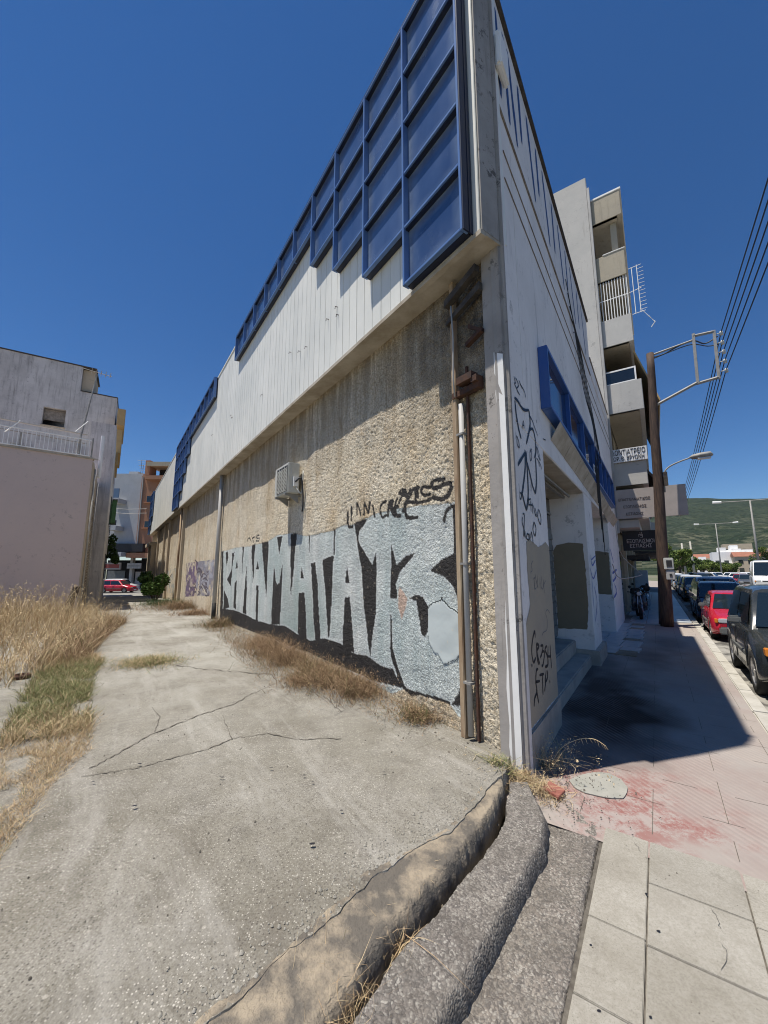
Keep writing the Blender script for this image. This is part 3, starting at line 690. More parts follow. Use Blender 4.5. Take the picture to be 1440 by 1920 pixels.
GG = [[(80, 448), (150, 458), (200, 480), (250, 505), (320, 525), (380, 530), (440, 568), (500, 600), (560, 588), (640, 612), (700, 660), (760, 670), (830, 720), (880, 732), (912, 792), (925, 820), (800, 790), (640, 720), (480, 650), (280, 575), (80, 500)], [(86, 186), (96, 182), (92, 450), (80, 450)]]
BL = [[wp(*p, 'k') for p in q] for q in KK] + [[wp(*p, 'j') for p in q] for q in JJ] + [[wp(*p, 'g') for p in q] for q in GG]
blk = np.zeros(T.shape, bool)
nr = tw < 12.2; hl = np.full(T.shape, 9.)
for b in BL:
    q = b; blk |= inpoly(TJ, ZJ, q); hl[nr] = np.minimum(hl[nr], polydist(TJ[nr], ZJ[nr], q+[q[0]]))
hw_ = np.clip(1-hl/(.035+.03*fbm(T*4, Zw*4, 97)), 0, 1)[..., None]*.55*(m & ~blk)[..., None]
rgb[..., :3] = rgb[..., :3]*(1-hw_) + np.array([.74, .77, .76])*hw_
os_ = np.clip(1-hl/.03, 0, 1)*(~m)*(fbm(T*20, Zw*20, 98) > .35)     # overspray past the outline
rgb[..., 3] = np.maximum(rgb[..., 3], os_*.5)
# thin outline strokes inside the lettering
OUTL = [([(905, 770), (945, 825), (1000, 845), (1090, 868), (1150, 892)], .03), ([(1053, 440), (1075, 425), (1105, 420), (1112, 397)], .02), ([(150, 166), (138, 240)], .015)]
for pl, w in OUTL: blk |= polydist(TJ, ZJ, smoothpts([wp(*p, 'g') for p in pl], 3)) < w/2
# handwriting above the big letters
TAGS = [[(655, -5), (600, 5), (585, 30), (600, 50), (650, 30), (690, 20), (697, 50), (680, 90), (640, 110), (590, 100)], [(570, 45), (535, 40), (525, 70), (545, 90), (572, 85)], [(500, 40), (505, 100)], [(475, 55), (510, 45)], [(490, 50), (490, 110)], [(440, 125), (520, 130), (575, 110)],
        [(400, 75), (430, 60), (450, 130)], [(400, 130), (430, 60)], [(470, 60), (420, 180)], [(430, 140), (440, 215), (500, 215)], [(400, 75), (440, 90), (460, 60)], [(385, 115), (370, 160), (380, 205), (400, 205)], [(375, 160), (392, 155)], [(330, 205), (340, 130), (360, 125), (350, 165), (370, 205)],
        [(318, 125), (295, 140), (285, 180), (298, 215), (318, 205)], [(245, 150), (255, 210)], [(195, 200), (200, 140), (220, 190), (228, 135)], [(150, 200), (155, 140), (175, 200)], [(120, 160), (118, 230)], [(100, 190), (100, 265), (125, 270)], [(655, 230), (670, 180), (700, 155), (740, 140)], [(735, 10), (745, 15)]]
ink = np.zeros(T.shape, bool)
for pl in TAGS: ink |= polydist(TJ, ZJ, smoothpts([wp(*p, 'j') for p in pl], 3)) < .012+.022*fbm(T*5, Zw*5, 91)
for pl in [[(205, 135), (215, 120), (225, 138)], [(228, 120), (234, 140)], [(226, 122), (242, 116)], [(262, 108), (248, 112), (250, 122), (262, 122), (260, 134), (246, 134)]]:
    ink |= polydist(TJ, ZJ, smoothpts([wp(*p, 'g') for p in pl], 3)) < .016
blk |= ink
rgb[blk, :3] = np.array([.012, .013, .018]); rgb[blk, 3] = .96
sp = fbm(T*30, Zw*30, 93, 2)
rgb[..., 3] *= np.where((sp > .86), .6, 1)
pat = inpoly(TJ, ZJ, [wp(*p, 'g') for p in [(912, 345), (950, 400), (945, 445), (925, 502), (908, 440)]]); rgb[pat, :3] = (.58, .42, .34); rgb[pat, 3] = .9
smp = inpoly(T+(fbm(T*5, Zw*5, 79)-.5)*.12, Zw+(fbm(T*5, Zw*5, 78)-.5)*.12, smoothpts([wp(*p, 'g') for p in [(1110, 400), (1190, 468), (1208, 540), (1208, 650), (1142, 712), (1095, 660), (1058, 622), (1052, 450), (1110, 400)]], 4)); smo[smp] = 1
rgb[smp, :3] = (.52, .57, .56)
# purple and silver scrawl farther along
a1 = inpoly(TJ, ZJ, [wp(*p, 'f') for p in [(815, 1035), (1085, 1000), (1080, 1330), (930, 1330), (800, 1340)]])
pu = np.clip(1-(T-onL(180+910*.2083, 1080)[0])*-.8, 0, 1)
n1 = fbm(T*2.2, Zw*5, 101)
c1 = np.where((T > onL(180+905*.2083, 1080)[0])[..., None], np.array([.20, .14, .24]), np.where((n1 > .5)[..., None], np.array([.42, .43, .50]), np.array([.30, .29, .34])))
rgb[a1, :3] = c1[a1]; rgb[a1, 3] = np.clip((fbm(T*3, Zw*6, 105)-.25)*3.2, 0, 1)[a1]
scr = np.zeros(T.shape, bool)
RS = random.Random(5)
for k in range(26):
    x = RS.uniform(830, 1060); y = RS.uniform(1040, 1300); pl = [(x, y)]
    for j in range(5): x += RS.uniform(-26, 26); y += RS.uniform(-55, 55); y = min(max(y, 1010), 1330); pl.append((x, y))
    scr |= polydist(TJ, ZJ, smoothpts([wp(*p, 'f') for p in pl], 3)) < .028
rgb[scr & (n1 > .4), :3] = (.07, .055, .10); rgb[scr & (n1 > .4), 3] = .9
a2 = inpoly(TJ, ZJ, [wp(*p, 'f') for p in [(620, 1110), (720, 1080), (715, 1310), (615, 1300)]])
rgb[a2, :3] = (.42, .44, .42); rgb[a2, 3] = np.clip((fbm(T*4, Zw*4, 109)-.4)*3, 0, 1)[a2]
# relief of the roughcast
rel = (1-np.abs(2*fbm(T*31+fbm(T*8, Zw*8, 7)*2, Zw*31, 111, 2)-1))**1.5
near = np.clip(1.3-T/9, .25, 1)
O = -.012 + rel*.013*near*(1-smo*.9)*(1-rgb[..., 3]*.35) + smo*.012 + (fbm(T*2.5, Zw*2.5, 115)-.5)*.03
V = np.stack([CX+dL[0]*T+nL[0]*O, CY+dL[1]*T+nL[1]*O, Zw], -1).reshape(-1, 3)
npmesh('side_wall', V, gridfaces(*T.shape), M['stucco'], B, smooth=True, attrs={'paint': rgb.reshape(-1, 4), 'smooth': smo.ravel()}, anc=LW(0, 0, 0))
# concrete ribs along the wall
for t, w in [(18.9, .28), (24.6, .3), (27.2, .22), (31.5, .35)]:
    mb = MB(); mb.box(LW, t, t+w, -.02, .11, -.75, 4.64); build(mb, 'wall_rib', M['cream'], B, bevel=.01)
mb = MB(); mb.box(LW, 33.4, 38.2, -.02, .5, 3.55, 3.8); build(mb, 'door_canopy', M['cream'], B)
mb = MB(); mb.box(LW, 36.2, 36.9, -.02, .35, -.75, 3.55); mb.box(LW, 33.5, 34.1, -.02, .35, -.75, 3.55); build(mb, 'door_pier', M['cream'], B)
# hidden body: back walls and roof
mb = MB(); p = [RW(1.5, -.62, 0), RW(11.4, -.62, 0), LW(38, -.1, 0), LW(.9, -.1, 0)]
mb.prism([(q[0], q[1], -.7) for q in p], (0, 0, 7.3)); build(mb, 'core', M['conc'], B)
mb = MB(); mb.box(LW, .3, 38.2, -.16, -.08, -.7, 6.4); build(mb, 'back_skin', M['conc'], B)
# --- fascia
FZ0, FZ1 = 4.66, 8.19
mb = MB(); mb.box(LW, .0, 38.2, -.1, .248, FZ0+.03, FZ1-.02); build(mb, 'fascia_core', M['panel'], B)
pm = MB(); pw = .2
fr = lambda a, b, c: (dL[0]*a+nL[0]*b, dL[1]*a+nL[1]*b, c)
pm.box(fr, .0025, pw-.0025, 0, .016, 0, FZ1-FZ0)
first = None
for k in range(190):
    w = LW(.01+k*pw, .253 + random.uniform(-.0012, .0012), FZ0)
    if first is None: first = build(pm, 'fascia_panel', M['panel'], B, bevel=.004, anc=(0, 0, 0)); first.location = Vector(w)-anchor(B)
    else: inst(first, 'fascia_panel', w, B)
mb = MB(); mb.box(LW, -.01, 38.2, -.02, .262, FZ0-.035, FZ0-.003); build(mb, 'soffit', M['soffit'], B)
mb = MB(); mb.box(LW, -.01, 38.2, .215, .285, FZ0-.05, FZ0-.001); build(mb, 'drip_trim', M['soffit'], B)
mb = MB(); mb.box(LW, -.01, 38.22, .18, .29, FZ1, FZ1+.05); build(mb, 'fascia_coping', M['panel'], B)
mb = MB(); mb.box(LW, -.012, .0, .03, .262, FZ0, FZ1); build(mb, 'fascia_end', M['pilaster'], B)
# small fixings left in the fascia
for px in [(632, 575), (634, 590), (615, 598), (575, 650), (562, 658), (545, 660), (492, 740), (434, 778), (436, 782), (399, 815)]:
    t, z = onL(px[0], px[1], .28); mb = MB(); mb.tube([LW(t, .26, z), LW(t, .31, z-.01), LW(t, .315, z-.05)], .006, 5); build(mb, 'hook', M['rust'], B)
# --- blue glazed bays (frame with recessed panes)
PWID, PH = .869, .70
pane_src = None
def bay(t0, ncol, rows):
    """rows[k] = panes under the top edge in column k"""
    global pane_src
    fo = .40; fi = .275; b = .032; mb = MB(); back = MB(); top = FZ1+.01
    cells = []
    for k in range(ncol):
        a = t0+k*PWID; n = rows[k]; zb = top-n*PH
        nl = rows[k-1] if k else 0; nr = rows[k+1] if k+1 < ncol else 0
        for r in range(n):
            z = top-(r+1)*PH; cells.append((a, z))
            if r < n-1:
                mb.box(LW, a+b/2+.001, a+PWID-b/2-.001, fo-.026, fo-.004, z-b/2, z+b/2)
                back.box(LW, a+b/2+.001, a+PWID-b/2-.001, fo-.085, fo-.027, z-b/2-.012, z+b/2)  # dark strip added behind each mullion, stands for the shade under it
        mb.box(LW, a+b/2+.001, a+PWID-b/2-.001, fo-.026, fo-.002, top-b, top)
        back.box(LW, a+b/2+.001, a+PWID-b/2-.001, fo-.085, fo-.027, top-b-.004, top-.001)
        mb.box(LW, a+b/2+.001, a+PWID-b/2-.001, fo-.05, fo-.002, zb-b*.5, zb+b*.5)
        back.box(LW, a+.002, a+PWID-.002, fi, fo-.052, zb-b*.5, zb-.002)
        zl = top-max(n, nl)*PH
        mb.box(LW, a-b/2, a+b/2, fo-.088, fo, zl-b*.5-.002, top+.004)
        if nl != n:
            lo, hi = top-max(n, nl)*PH, top-min(n, nl)*PH
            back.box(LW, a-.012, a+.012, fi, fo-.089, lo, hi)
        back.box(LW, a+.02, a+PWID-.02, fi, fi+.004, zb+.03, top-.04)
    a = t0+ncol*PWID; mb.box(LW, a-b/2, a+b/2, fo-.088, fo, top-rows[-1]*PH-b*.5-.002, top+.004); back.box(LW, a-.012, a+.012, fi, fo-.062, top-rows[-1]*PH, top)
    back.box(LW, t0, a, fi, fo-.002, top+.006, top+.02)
    f = build(mb, 'bay_frame', M['blue'], B, bevel=.004); build(back, 'bay_shade_lining', M['blue_shaded'], f)
    for a, z in cells:
        w = LW(a+.02, fo-.080, z+.02)
        if pane_src is None:
            m = MB(); m.box(fr, 0, PWID-.04, 0, .008, 0, PH-.04); pane_src = build(m, 'pane', M['pane'], f, anc=(0, 0, 0)); pane_src.location = Vector(w)-anchor(f)
        else: inst(pane_src, 'pane', w, f)
    return f
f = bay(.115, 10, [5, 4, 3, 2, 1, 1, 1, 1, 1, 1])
mb = MB(); mb.box(LW, .084, .098, .275, .40, FZ1-5*PH-.02, FZ1+.02); mb.box(LW, .078, .0835, .31, .325, FZ1-5*PH-.03, FZ1); build(mb, 'bay_cheek', M['blue_shaded'], f)
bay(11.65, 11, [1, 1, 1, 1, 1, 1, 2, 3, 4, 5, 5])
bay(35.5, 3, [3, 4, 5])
# --- corner pilaster
PN = Vector(LW(0, 1, 0))-Vector(LW(0, 0, 0)); RN = Vector(RW(0, 1, 0))-Vector(RW(0, 0, 0))
mb = MB(); mb.box(LW, .0, .215, -.04, .035, -.06, 7.9); build(mb, 'corner_pilaster', M['pilaster'], B, bevel=.006)
mb = MB(); mb.box(RW, -.012, .018, -.1, .03, -.06, 7.88); build(mb, 'corner_bead', M['pilaster'], B, bevel=.004)
mb = MB(); mb.box(RW, .03, .115, -.1, .025, -.03, 7.88); build(mb, 'corner_strip', M['white_wall'], B, bevel=.004)
lp = [(926, 660), (927, 700), (942, 741), (929, 731), (928, 740), (937, 800), (940, 870), (944, 940), (945, 1000), (946, 1060), (947, 1120), (948, 1180), (951, 1230), (950, 1290), (954, 1360), (955, 1400), (960, 1436)]
rp = [(944, 662), (946, 700), (947, 741), (948, 745), (949, 760), (951, 810), (954, 870), (957, 940), (959, 1000), (963, 1060), (965, 1120), (968, 1180), (971, 1230), (975, 1290), (979, 1360), (981, 1400), (985, 1450)]
mb = MB(); rr = []
for a, b in zip(lp, rp):
    ta, za = onL(*a, .04); tb, zb = onL(*b, .04); rr.append([LW(min(ta, .212)+random.uniform(-.006, .006), .0375, za), LW(max(tb, .004), .0375, zb)])
mb.grid(rr); build(mb, 'paint_patch', M['fresh'], B, recalc=False)
mb = MB(); mb.box(RW, .02, .30, .031, .10, 6.72, 7.15); build(mb, 'old_light_housing', M['fresh'], B, bevel=.02)
# --- street front
def wallpart(name, t0, t1, z0, z1, mat, o0=-.3, o1=0, bev=.006): mb = MB(); mb.box(RW, t0, t1, o0, o1, z0, z1); return build(mb, name, mat, B, bevel=bev)
mb = MB(); mb.prism([Vector(p_) + Vector((0, 0, -.05)) for p_ in (RW(.1, 0, 0), RW(1.27, 0, 0), RW(1.27, -.55, 0), LW(.65, -.08, 0), LW(.13, -.05, 0))], (0, 0, 3.02)); build(mb, 'corner_pier', M['white_wall'], B, bevel=.006)
wallpart('pier', 4.3, 5.32, -.05, 2.97, M['white_wall'], -.62)
wallpart('pier', 8.4, 11.5, -.05, 2.97, M['white_wall'], -.62)
wallpart('front_wall', .10, .55, 2.972, 6.42, M['white_wall'], -.07); wallpart('front_wall', .552, 11.5, 2.97, 6.42, M['white_wall'], -.34)
wallpart('parapet', .09, .548, 6.43, 7.86, M['white_band'], -.07, .012); wallpart('parapet', .55, 7.1, 6.43, 7.86, M['white_band'], -.30, .012)
wallpart('parapet', 7.1, 11.5, 6.43, 6.86, M['white_wall'], -.30, .01)
wallpart('parapet_coping', .05, 7.14, 7.862, 7.93, M['char'], -.07, .05)
wallpart('string_course', .12, 7.1, 6.39, 6.425, M['moulding'], .002, .018)
wallpart('string_course', .25, 11.4, 5.61, 5.63, M['moulding'], .001, .010)
wallpart('string_course', .25, 11.4, 5.94, 5.96, M['moulding'], .001, .010)
wallpart('string_course', 7.15, 11.5, 6.862, 6.92, M['moulding'], -.3, .03)
# wide plinths
mb = MB(); mb.box(RW, .12, 1.285, .0, .022, -.05, .30); build(mb, 'plinth', M['grey_step'], B, bevel=.012)
mb = MB(); mb.box(RW, 4.25, 5.36, -.62, .07, -.05, .27); build(mb, 'plinth', M['grey_step'], B, bevel=.012)
# opening 1: ceiling, shutter, glass, step
mb = MB(); mb.box(RW, 1.28, 4.29, -.6, -.35, 2.90, 2.96); build(mb, 'recess_ceiling', M['soffit'], B)
mb = MB(); mb.box(RW, 1.28, 4.29, -.36, -.01, 2.955, 2.969); build(mb, 'lintel_soffit', M['soffit'], B)
mb = MB()
for k in range(19): mb.box(RW, 1.28, 4.29, -.60+.012*(k % 2), -.57+.012*(k % 2), .45+k*.1, .545+k*.1)
build(mb, 'roller_shutter', M['shutter'], B)
mb = MB(); mb.box(RW, 1.28, 4.29, -.62, -.575, 2.35, 2.9); t = build(mb, 'transom_light', M['glass'], B)
mb = MB(); mb.box(RW, 1.28, 4.29, -.575, -.55, 2.60, 2.63); mb.box(RW, 2.7, 2.74, -.575, -.55, 2.35, 2.9); build(mb, 'glazing_bar', M['steel'], t)
mb = MB(); mb.box(RW, 1.285, 4.245, -.62, -.06, -.05, .2); build(mb, 'step', M['grey_step'], B, bevel=.015)
mb = MB(); mb.box(RW, 1.285, 4.245, -.62, -.28, .2, .42); build(mb, 'step', M['grey_step'], B, bevel=.015)
mb = MB(); mb.box(RW, 1.6, 4.1, -.32, -.27, 2.86, 2.895); mb.box(RW, 1.6, 4.1, -.22, -.19, 2.87, 2.9); build(mb, 'shutter_rail', M['steel'], B)
# opening 2
mb = MB()
for k in range(14): mb.box(RW, 5.33, 8.39, -.60+.012*(k % 2), -.57+.012*(k % 2), .1+k*.2, .29+k*.2)
build(mb, 'roller_shutter', M['shutter'], B)
mb = MB(); mb.box(RW, 5.33, 8.39, -.62, -.35, 2.9, 2.96); build(mb, 'recess_ceiling', M['soffit'], B)
# sloping soffit panels under the windows
for k in range(10):
    a = 1.75+k*.84; b_ = a+.83; dz = -.05*k*.4; sag = .12 if k == 7 else 0
    z0 = 3.22-.035*k; z1 = z0+.2
    mb = MB(); mb.prism([RW(a, .004, z0), RW(b_, .004, z0-.03-sag), RW(b_, .125, z1-.03-sag*.6), RW(a, .125, z1)], (0, 0, .018)); build(mb, 'canopy_panel', M['soffit'], B)
# covered-over paint
def paintpatch(pts, mat, fn=None, name='paint_patch'):
    q = []
    for (t0, z0), (t1, z1) in zip(pts, pts[1:]+pts[:1]):
        n = max(2, int(math.hypot(t1-t0, z1-z0)/.05))
        for k in range(n): q.append((t0+(t1-t0)*k/n + (random.uniform(-.007, .007) if k else 0), z0+(z1-z0)*k/n + (random.uniform(-.007, .007) if k else 0)))
    pts = q
    mb = MB(); mb.add([RW(t, .003, z) if fn is None else fn(t, z) for t, z in pts], [tuple(range(len(pts)))]); return build(mb, name, mat, B, recalc=False)
paintpatch([(.14, .31), (1.262, .31), (1.262, 1.85), (1.1, 1.90), (.8, 1.83), (.5, 1.88), (.35, 1.86), (.33, 1.6), (.36, 1.3), (.16, 1.1)], M['beige'])
def sideR(T0): return lambda o, z: (Vector(RW(T0, o, z)))
paintpatch([(-.56, .58), (-.1, .60), (-.06, .9), (-.055, 1.7), (-.07, 2.06), (-.3, 2.09), (-.5, 2.05), (-.56, 1.95)], M['khaki'], sideR(4.296))
paintpatch([(-.56, 1.0), (-.04, .98), (-.03, 2.05), (-.3, 2.1), (-.56, 2.08)], M['khaki'], sideR(8.396))
# blue shop windows
def shopwin(t0, t1, z0, z1, n):
    mb = MB(); o0, o1, f_ = .002, .11, .05
    mb.box(RW, t0, t0+f_, o0, o1, z0, z1); mb.box(RW, t1-f_, t1, o0, o1, z0, z1)
    mb.box(RW, t0+f_, t1-f_, o0, o1, z1-f_, z1); mb.box(RW, t0+f_, t1-f_, o0, o1, z0, z0+f_)
    w = (t1-t0-2*f_)/n
    for k in range(1, n): mb.box(RW, t0+f_+k*w-.025, t0+f_+k*w+.025, o0+.01, o1-.008, z0+f_, z1-f_)
    f = build(mb, 'window_frame', M['blue_shop'], B, bevel=.004)
    for k in range(n):
        mb = MB(); mb.box(RW, t0+f_+k*w+(.03 if k else .004), t0+f_+(k+1)*w-(.03 if k < n-1 else .004), .04, .05, z0+f_, z1-f_); build(mb, 'pane', M['shop_glass'], f)
    return f
shopwin(1.3, 5.62, 3.47, 4.25, 3); shopwin(5.85, 10.0, 3.42, 4.22, 4)
t_, z_ = onR(1103, 868, .115)
f = tag(build(MB().box(RW, 5.1, 5.5, .112, .118, 3.48, 3.66), 'notice_card', M['sign_w']), 'small white card in the lower corner of the blue shop window', 'sign')
text_obj('Ω', .16, 'lettering', M['ink'], f, RW(5.2, .12, 3.52), (*dR, 0), UP)
# sprayed tags on the street front (stroke ribbons on the plaster)
def strokes(lists, w, mat, off=.004, place=onR, fn=RW, lift=None):
    mb = MB(); n = RN if fn is RW else PN
    for pl in lists:
        pts = smoothpts(pl, 4); P = [fn(place(*p)[0], off, place(*p)[1]) for p in pts]
        ribbon(mb, P, w if isinstance(w, (int, float)) else w[0], n*.001)
    return build(mb, 'sprayed_tag', mat, B, recalc=False)
q = lambda L_: [[(900+x/4.175, 660+y/4.175) for x, y in s] for s in L_]
strokes(q([[(268, 360), (290, 380), (320, 430), (345, 455), (380, 455)], [(270, 380), (280, 480), (300, 600), (320, 680)], [(380, 455), (390, 540), (385, 610), (360, 720)], [(385, 610), (410, 605), (430, 680), (435, 780), (425, 830)],
           [(290, 890), (320, 840), (350, 790)], [(350, 770), (352, 900), (340, 1020), (328, 1110)], [(328, 1110), (345, 1180), (362, 1240)], [(362, 1240), (375, 1130), (372, 1000), (365, 880), (358, 780)],
           [(365, 860), (390, 960), (410, 1050), (432, 1110)], [(432, 1110), (440, 1000), (432, 830)]]), .032, M['spray'])
strokes(q([[(390, 500), (415, 560), (450, 660)], [(440, 740), (450, 800), (470, 850), (455, 780), (440, 740)], [(440, 830), (470, 880), (480, 920)], [(455, 860), (465, 900)], [(262, 190), (275, 240), (268, 250), (290, 300)],
           [(275, 200), (300, 260), (285, 290), (310, 340)], [(300, 220), (330, 290)], [(310, 250), (345, 310), (355, 360)], [(283, 655), (300, 700), (305, 750), (288, 720), (283, 655)], [(330, 600), (337, 540), (345, 600)], [(333, 575), (343, 575)],
           [(388, 790), (400, 760), (402, 830), (392, 850), (388, 790)], [(438, 530), (442, 556)], [(490, 680), (512, 690)]]), .014, M['spray'])
strokes(q([[(300, 1030), (305, 1130), (318, 1150), (325, 1090)], [(310, 1100), (330, 1120)], [(378, 1140), (380, 1210)], [(368, 1160), (395, 1150)], [(395, 1160), (398, 1250)], [(380, 1195), (410, 1200)], [(408, 1180), (412, 1270)], [(415, 1200), (430, 1270), (440, 1290)], [(428, 1220), (445, 1290)],
           [(455, 1230), (450, 1290), (470, 1350), (475, 1300), (460, 1235)], [(330, 1290), (328, 1340), (345, 1400), (340, 1440), (345, 1280), (332, 1270)], [(350, 1400), (352, 1460)], [(365, 1430), (362, 1460), (380, 1470), (378, 1430), (365, 1425)],
           [(385, 1420), (390, 1480)], [(395, 1460), (400, 1410), (410, 1460), (412, 1500)], [(420, 1330), (412, 1390), (428, 1440), (436, 1380), (420, 1330)]]), .016, M['spray'])
q2 = lambda L_: [[(960+x/4.57, 1060+y/4.57) for x, y in s] for s in L_]
strokes(q2([[(195, 620), (190, 565), (172, 640), (165, 740), (180, 830), (200, 790)], [(205, 670), (212, 790), (225, 850)], [(205, 670), (228, 690), (210, 740), (235, 850)], [(240, 690), (262, 690), (250, 760), (238, 790)], [(252, 740), (275, 745), (262, 850), (250, 860)],
            [(295, 690), (278, 720), (300, 780), (305, 850), (280, 870)], [(322, 680), (328, 780), (335, 880)], [(305, 690), (303, 860)], [(303, 780), (330, 780)], [(165, 845), (168, 870)],
            [(220, 890), (205, 900), (200, 1000), (210, 1080), (190, 1140), (185, 1210)], [(196, 1000), (235, 990)], [(232, 940), (270, 930)], [(256, 935), (262, 1110)], [(290, 900), (280, 1000), (300, 960), (300, 900)], [(285, 1000), (275, 1080)], [(318, 985), (322, 1005)], [(205, 1060), (225, 1180)]]), .026, M['spray'])
strokes(q2([[(320, 410), (300, 380), (285, 410), (298, 470), (295, 550), (265, 575), (255, 600)], [(180, 120), (192, 110), (190, 200), (205, 190)], [(192, 70), (215, 190)], [(215, 80), (218, 200)], [(235, 110), (238, 210)], [(250, 95), (245, 180), (262, 200), (268, 120)], [(285, 130), (270, 170), (275, 240)],
            [(155, 60), (170, 40), (160, 0), (175, -40)], [(40, 400), (28, 450), (45, 500), (30, 550), (50, 560)]]), .009, M['spray_grey'])
strokes([[(1107, 1040), (1110, 1060), (1116, 1050)], [(1106, 1065), (1112, 1085), (1118, 1068)], [(1110, 1090), (1113, 1140)], [(1114, 1100), (1119, 1130), (1116, 1165)], [(1108, 1050), (1116, 1042)]], .03, M['spray_blue'])
strokes([[(1144, 1030), (1150, 1055)], [(1150, 1065), (1155, 1080), (1149, 1090)], [(1152, 1095), (1156, 1110), (1151, 1120)], [(1148, 1075), (1156, 1068)]], .07, M['spray_blue'])
# tall worn letters painted on the parapet
def bar(t0, z0, t1, z1, w):
    mb = MB(); P = [RW(t0+(t1-t0)*k/6, .014, z0+(z1-z0)*k/6) for k in range(7)]; ribbon(mb, P, w, RN*.001); return mb
lt = []
for t0, t1, dz in [(.20, .25, 0), (.45, .56, 0), (.62, .86, .0), (1.05, 1.1, .3), (1.45, 1.72, 0), (1.95, 2.0, .35), (2.35, 2.62, .0), (3.0, 3.05, .2), (3.5, 3.78, 0), (4.2, 4.25, .3), (4.7, 5.0, 0), (5.5, 5.55, .2), (6.1, 6.4, 0)]:
    build(bar(t0, 7.72, t1, 6.62+dz, .10), 'painted_letter', M['sign_blue'], B, recalc=False)
# --- pipes, brackets, conduit at the acute end of the alley wall
def part_tube(name, pts, r, mat, parent=B, seg=10): mb = MB(); mb.tube(pts, r, seg); return build(mb, name, mat, parent, smooth=True)
mb = MB(); mb.box(LW, .555, .615, .03, .08, .13, 4.6); build(mb, 'cable_duct', M['rust_pipe'], B, bevel=.006)
part_tube('drain_pipe', [LW(.505, .065, .17), LW(.505, .066, 1.7), LW(.505, .064, 3.22)], .026, M['pipe_grey'])
mb = MB(); mb.box(LW, .43, .452, .02, .045, .14, 3.6); build(mb, 'rust_shadow_strip', M['rust'], B)  # dark strip standing for the shadow beside the pipe, plus rust spots
for z in (.6, 1.65, 2.9): mb = MB(); mb.box(LW, .465, .55, .03, .096, z, z+.02); build(mb, 'pipe_clip', M['steel'], B)
part_tube('thin_cable', [LW(.56, .11, 4.3), LW(.53, .12, 3.9), LW(.55, .115, 3.5), LW(.53, .12, 3.3)], .008, M['wire_w'])
mb = MB(); mb.box(LW, .25, .60, .02, .09, 3.30, 3.36); mb.box(LW, .3, .5, .04, .13, 3.40, 3.47); mb.box(LW, .25, .32, .02, .12, 3.36, 3.42); build(mb, 'rusty_bracket', M['rust'], B)
mb = MB(); mb.prism([LW(.22, .05, 4.55), LW(.62, .08, 4.38), LW(.62, .08, 4.30), LW(.22, .05, 4.48)], PN*.07); mb.prism([LW(.2, .04, 4.36), LW(.64, .06, 4.17), LW(.64, .06, 4.12), LW(.2, .04, 4.28)], PN*.05); build(mb, 'charred_batten', M['char'], B)
mb = MB(); mb.prism([LW(.2, .04, 3.88), LW(.38, .06, 3.80), LW(.38, .06, 3.76), LW(.2, .04, 3.84)], PN*.05); mb.prism([LW(.36, .05, 4.0), LW(.2, .04, 3.87), LW(.2, .04, 3.84), LW(.37, .05, 3.96)], PN*.03); build(mb, 'angle_iron', M['rust'], B)
part_tube('downpipe', [LW(10.95, .09, .55), LW(10.95, .09, 4.62)], .06, M['pipe_grey']); part_tube('downpipe_shoe', [LW(10.95, .09, .12), LW(10.95, .09, .6)], .066, M['black'])
part_tube('downpipe', [LW(19.3, .15, .1), LW(19.3, .15, 4.62)], .05, M['rust_pipe'])
# black wires hanging down the street front
for k in range(5):
    a = 3.9+k*.12
    pts = [RW(a, .03, 6.9-.2*k), RW(a+.5, .05, 6.2), RW(a+1.1, .06+.01*k, 5.2), RW(a+1.3+.1*k, .16, 4.4-.1*k), RW(a+1.2, .15, 3.6), RW(a+1.35, .13, 2.9-.25*k)]
    part_tube('hanging_wire', smoothpts(pts, 4), .007, M['wire'], seg=5)
pts = [RW(10.6, .05, 3.6), RW(10.9, .06, 2.2), RW(11.3, .5, 1.55), RW(10.6, .55, 1.45), RW(9.4, .1, 1.38), RW(8.2, .05, 1.75)]
part_tube('hanging_wire', smoothpts(pts, 4), .011, M['wire_w'], seg=5)
# --- air conditioner on the alley wall
A = empty('air_conditioner', LW(4.6, .1, 2.95), 'small ivory air conditioning unit on brackets high on the roughcast wall', 'air conditioner')
a0, a1, z0, z1 = 4.6, 5.3, 2.99, 3.56
mb = MB(); mb.box(LW, a0, a1, .05, .27, z0, z1); build(mb, 'casing', M['ac'], A, bevel=.012)
mb = MB(); mb.box(LW, a0+.03, a1-.12, .269, .277, z0+.04, z1-.05); build(mb, 'grille_recess', M['acdark'], A)
mb = MB()
for k in range(17): mb.box(LW, a0+.03, a1-.12, .277, .286, z0+.045+k*.026, z0+.055+k*.026)
for k in range(5): mb.box(LW, a0+.03+k*.13, a0+.04+k*.13, .278, .288, z0+.04, z1-.05)
build(mb, 'grille', M['ac'], A)
mb = MB(); mb.box(LW, a0-.006, a0, .20, .21, z0+.35, z0+.46); mb.box(LW, a0-.05, a0-.001, .09, .18, z0+.12, z0+.30); build(mb, 'valve_cover', M['fresh'], A, bevel=.01)
for t in (a0+.08, a1-.12):
    mb = MB(); mb.box(LW, t, t+.03, .0, .29, z0-.04, z0-.003); mb.prism([LW(t, .03, z0-.04), LW(t, .22, z0-.04), LW(t, .20, z0-.05), LW(t, .03, z0-.16)], Vector(LW(.03, 0, 0))-Vector(LW(0, 0, 0))); build(mb, 'bracket', M['steel'], A)
part_tube('hose', smoothpts([LW(a0-.03, .14, z0+.2), LW(a0-.1, .14, z0+.22), LW(a0-.16, .08, z0+.25), LW(a0-.17, .04, z0-.1), LW(a0-.15, .04, z0-.35)], 4), .014, M['acdark'], A)
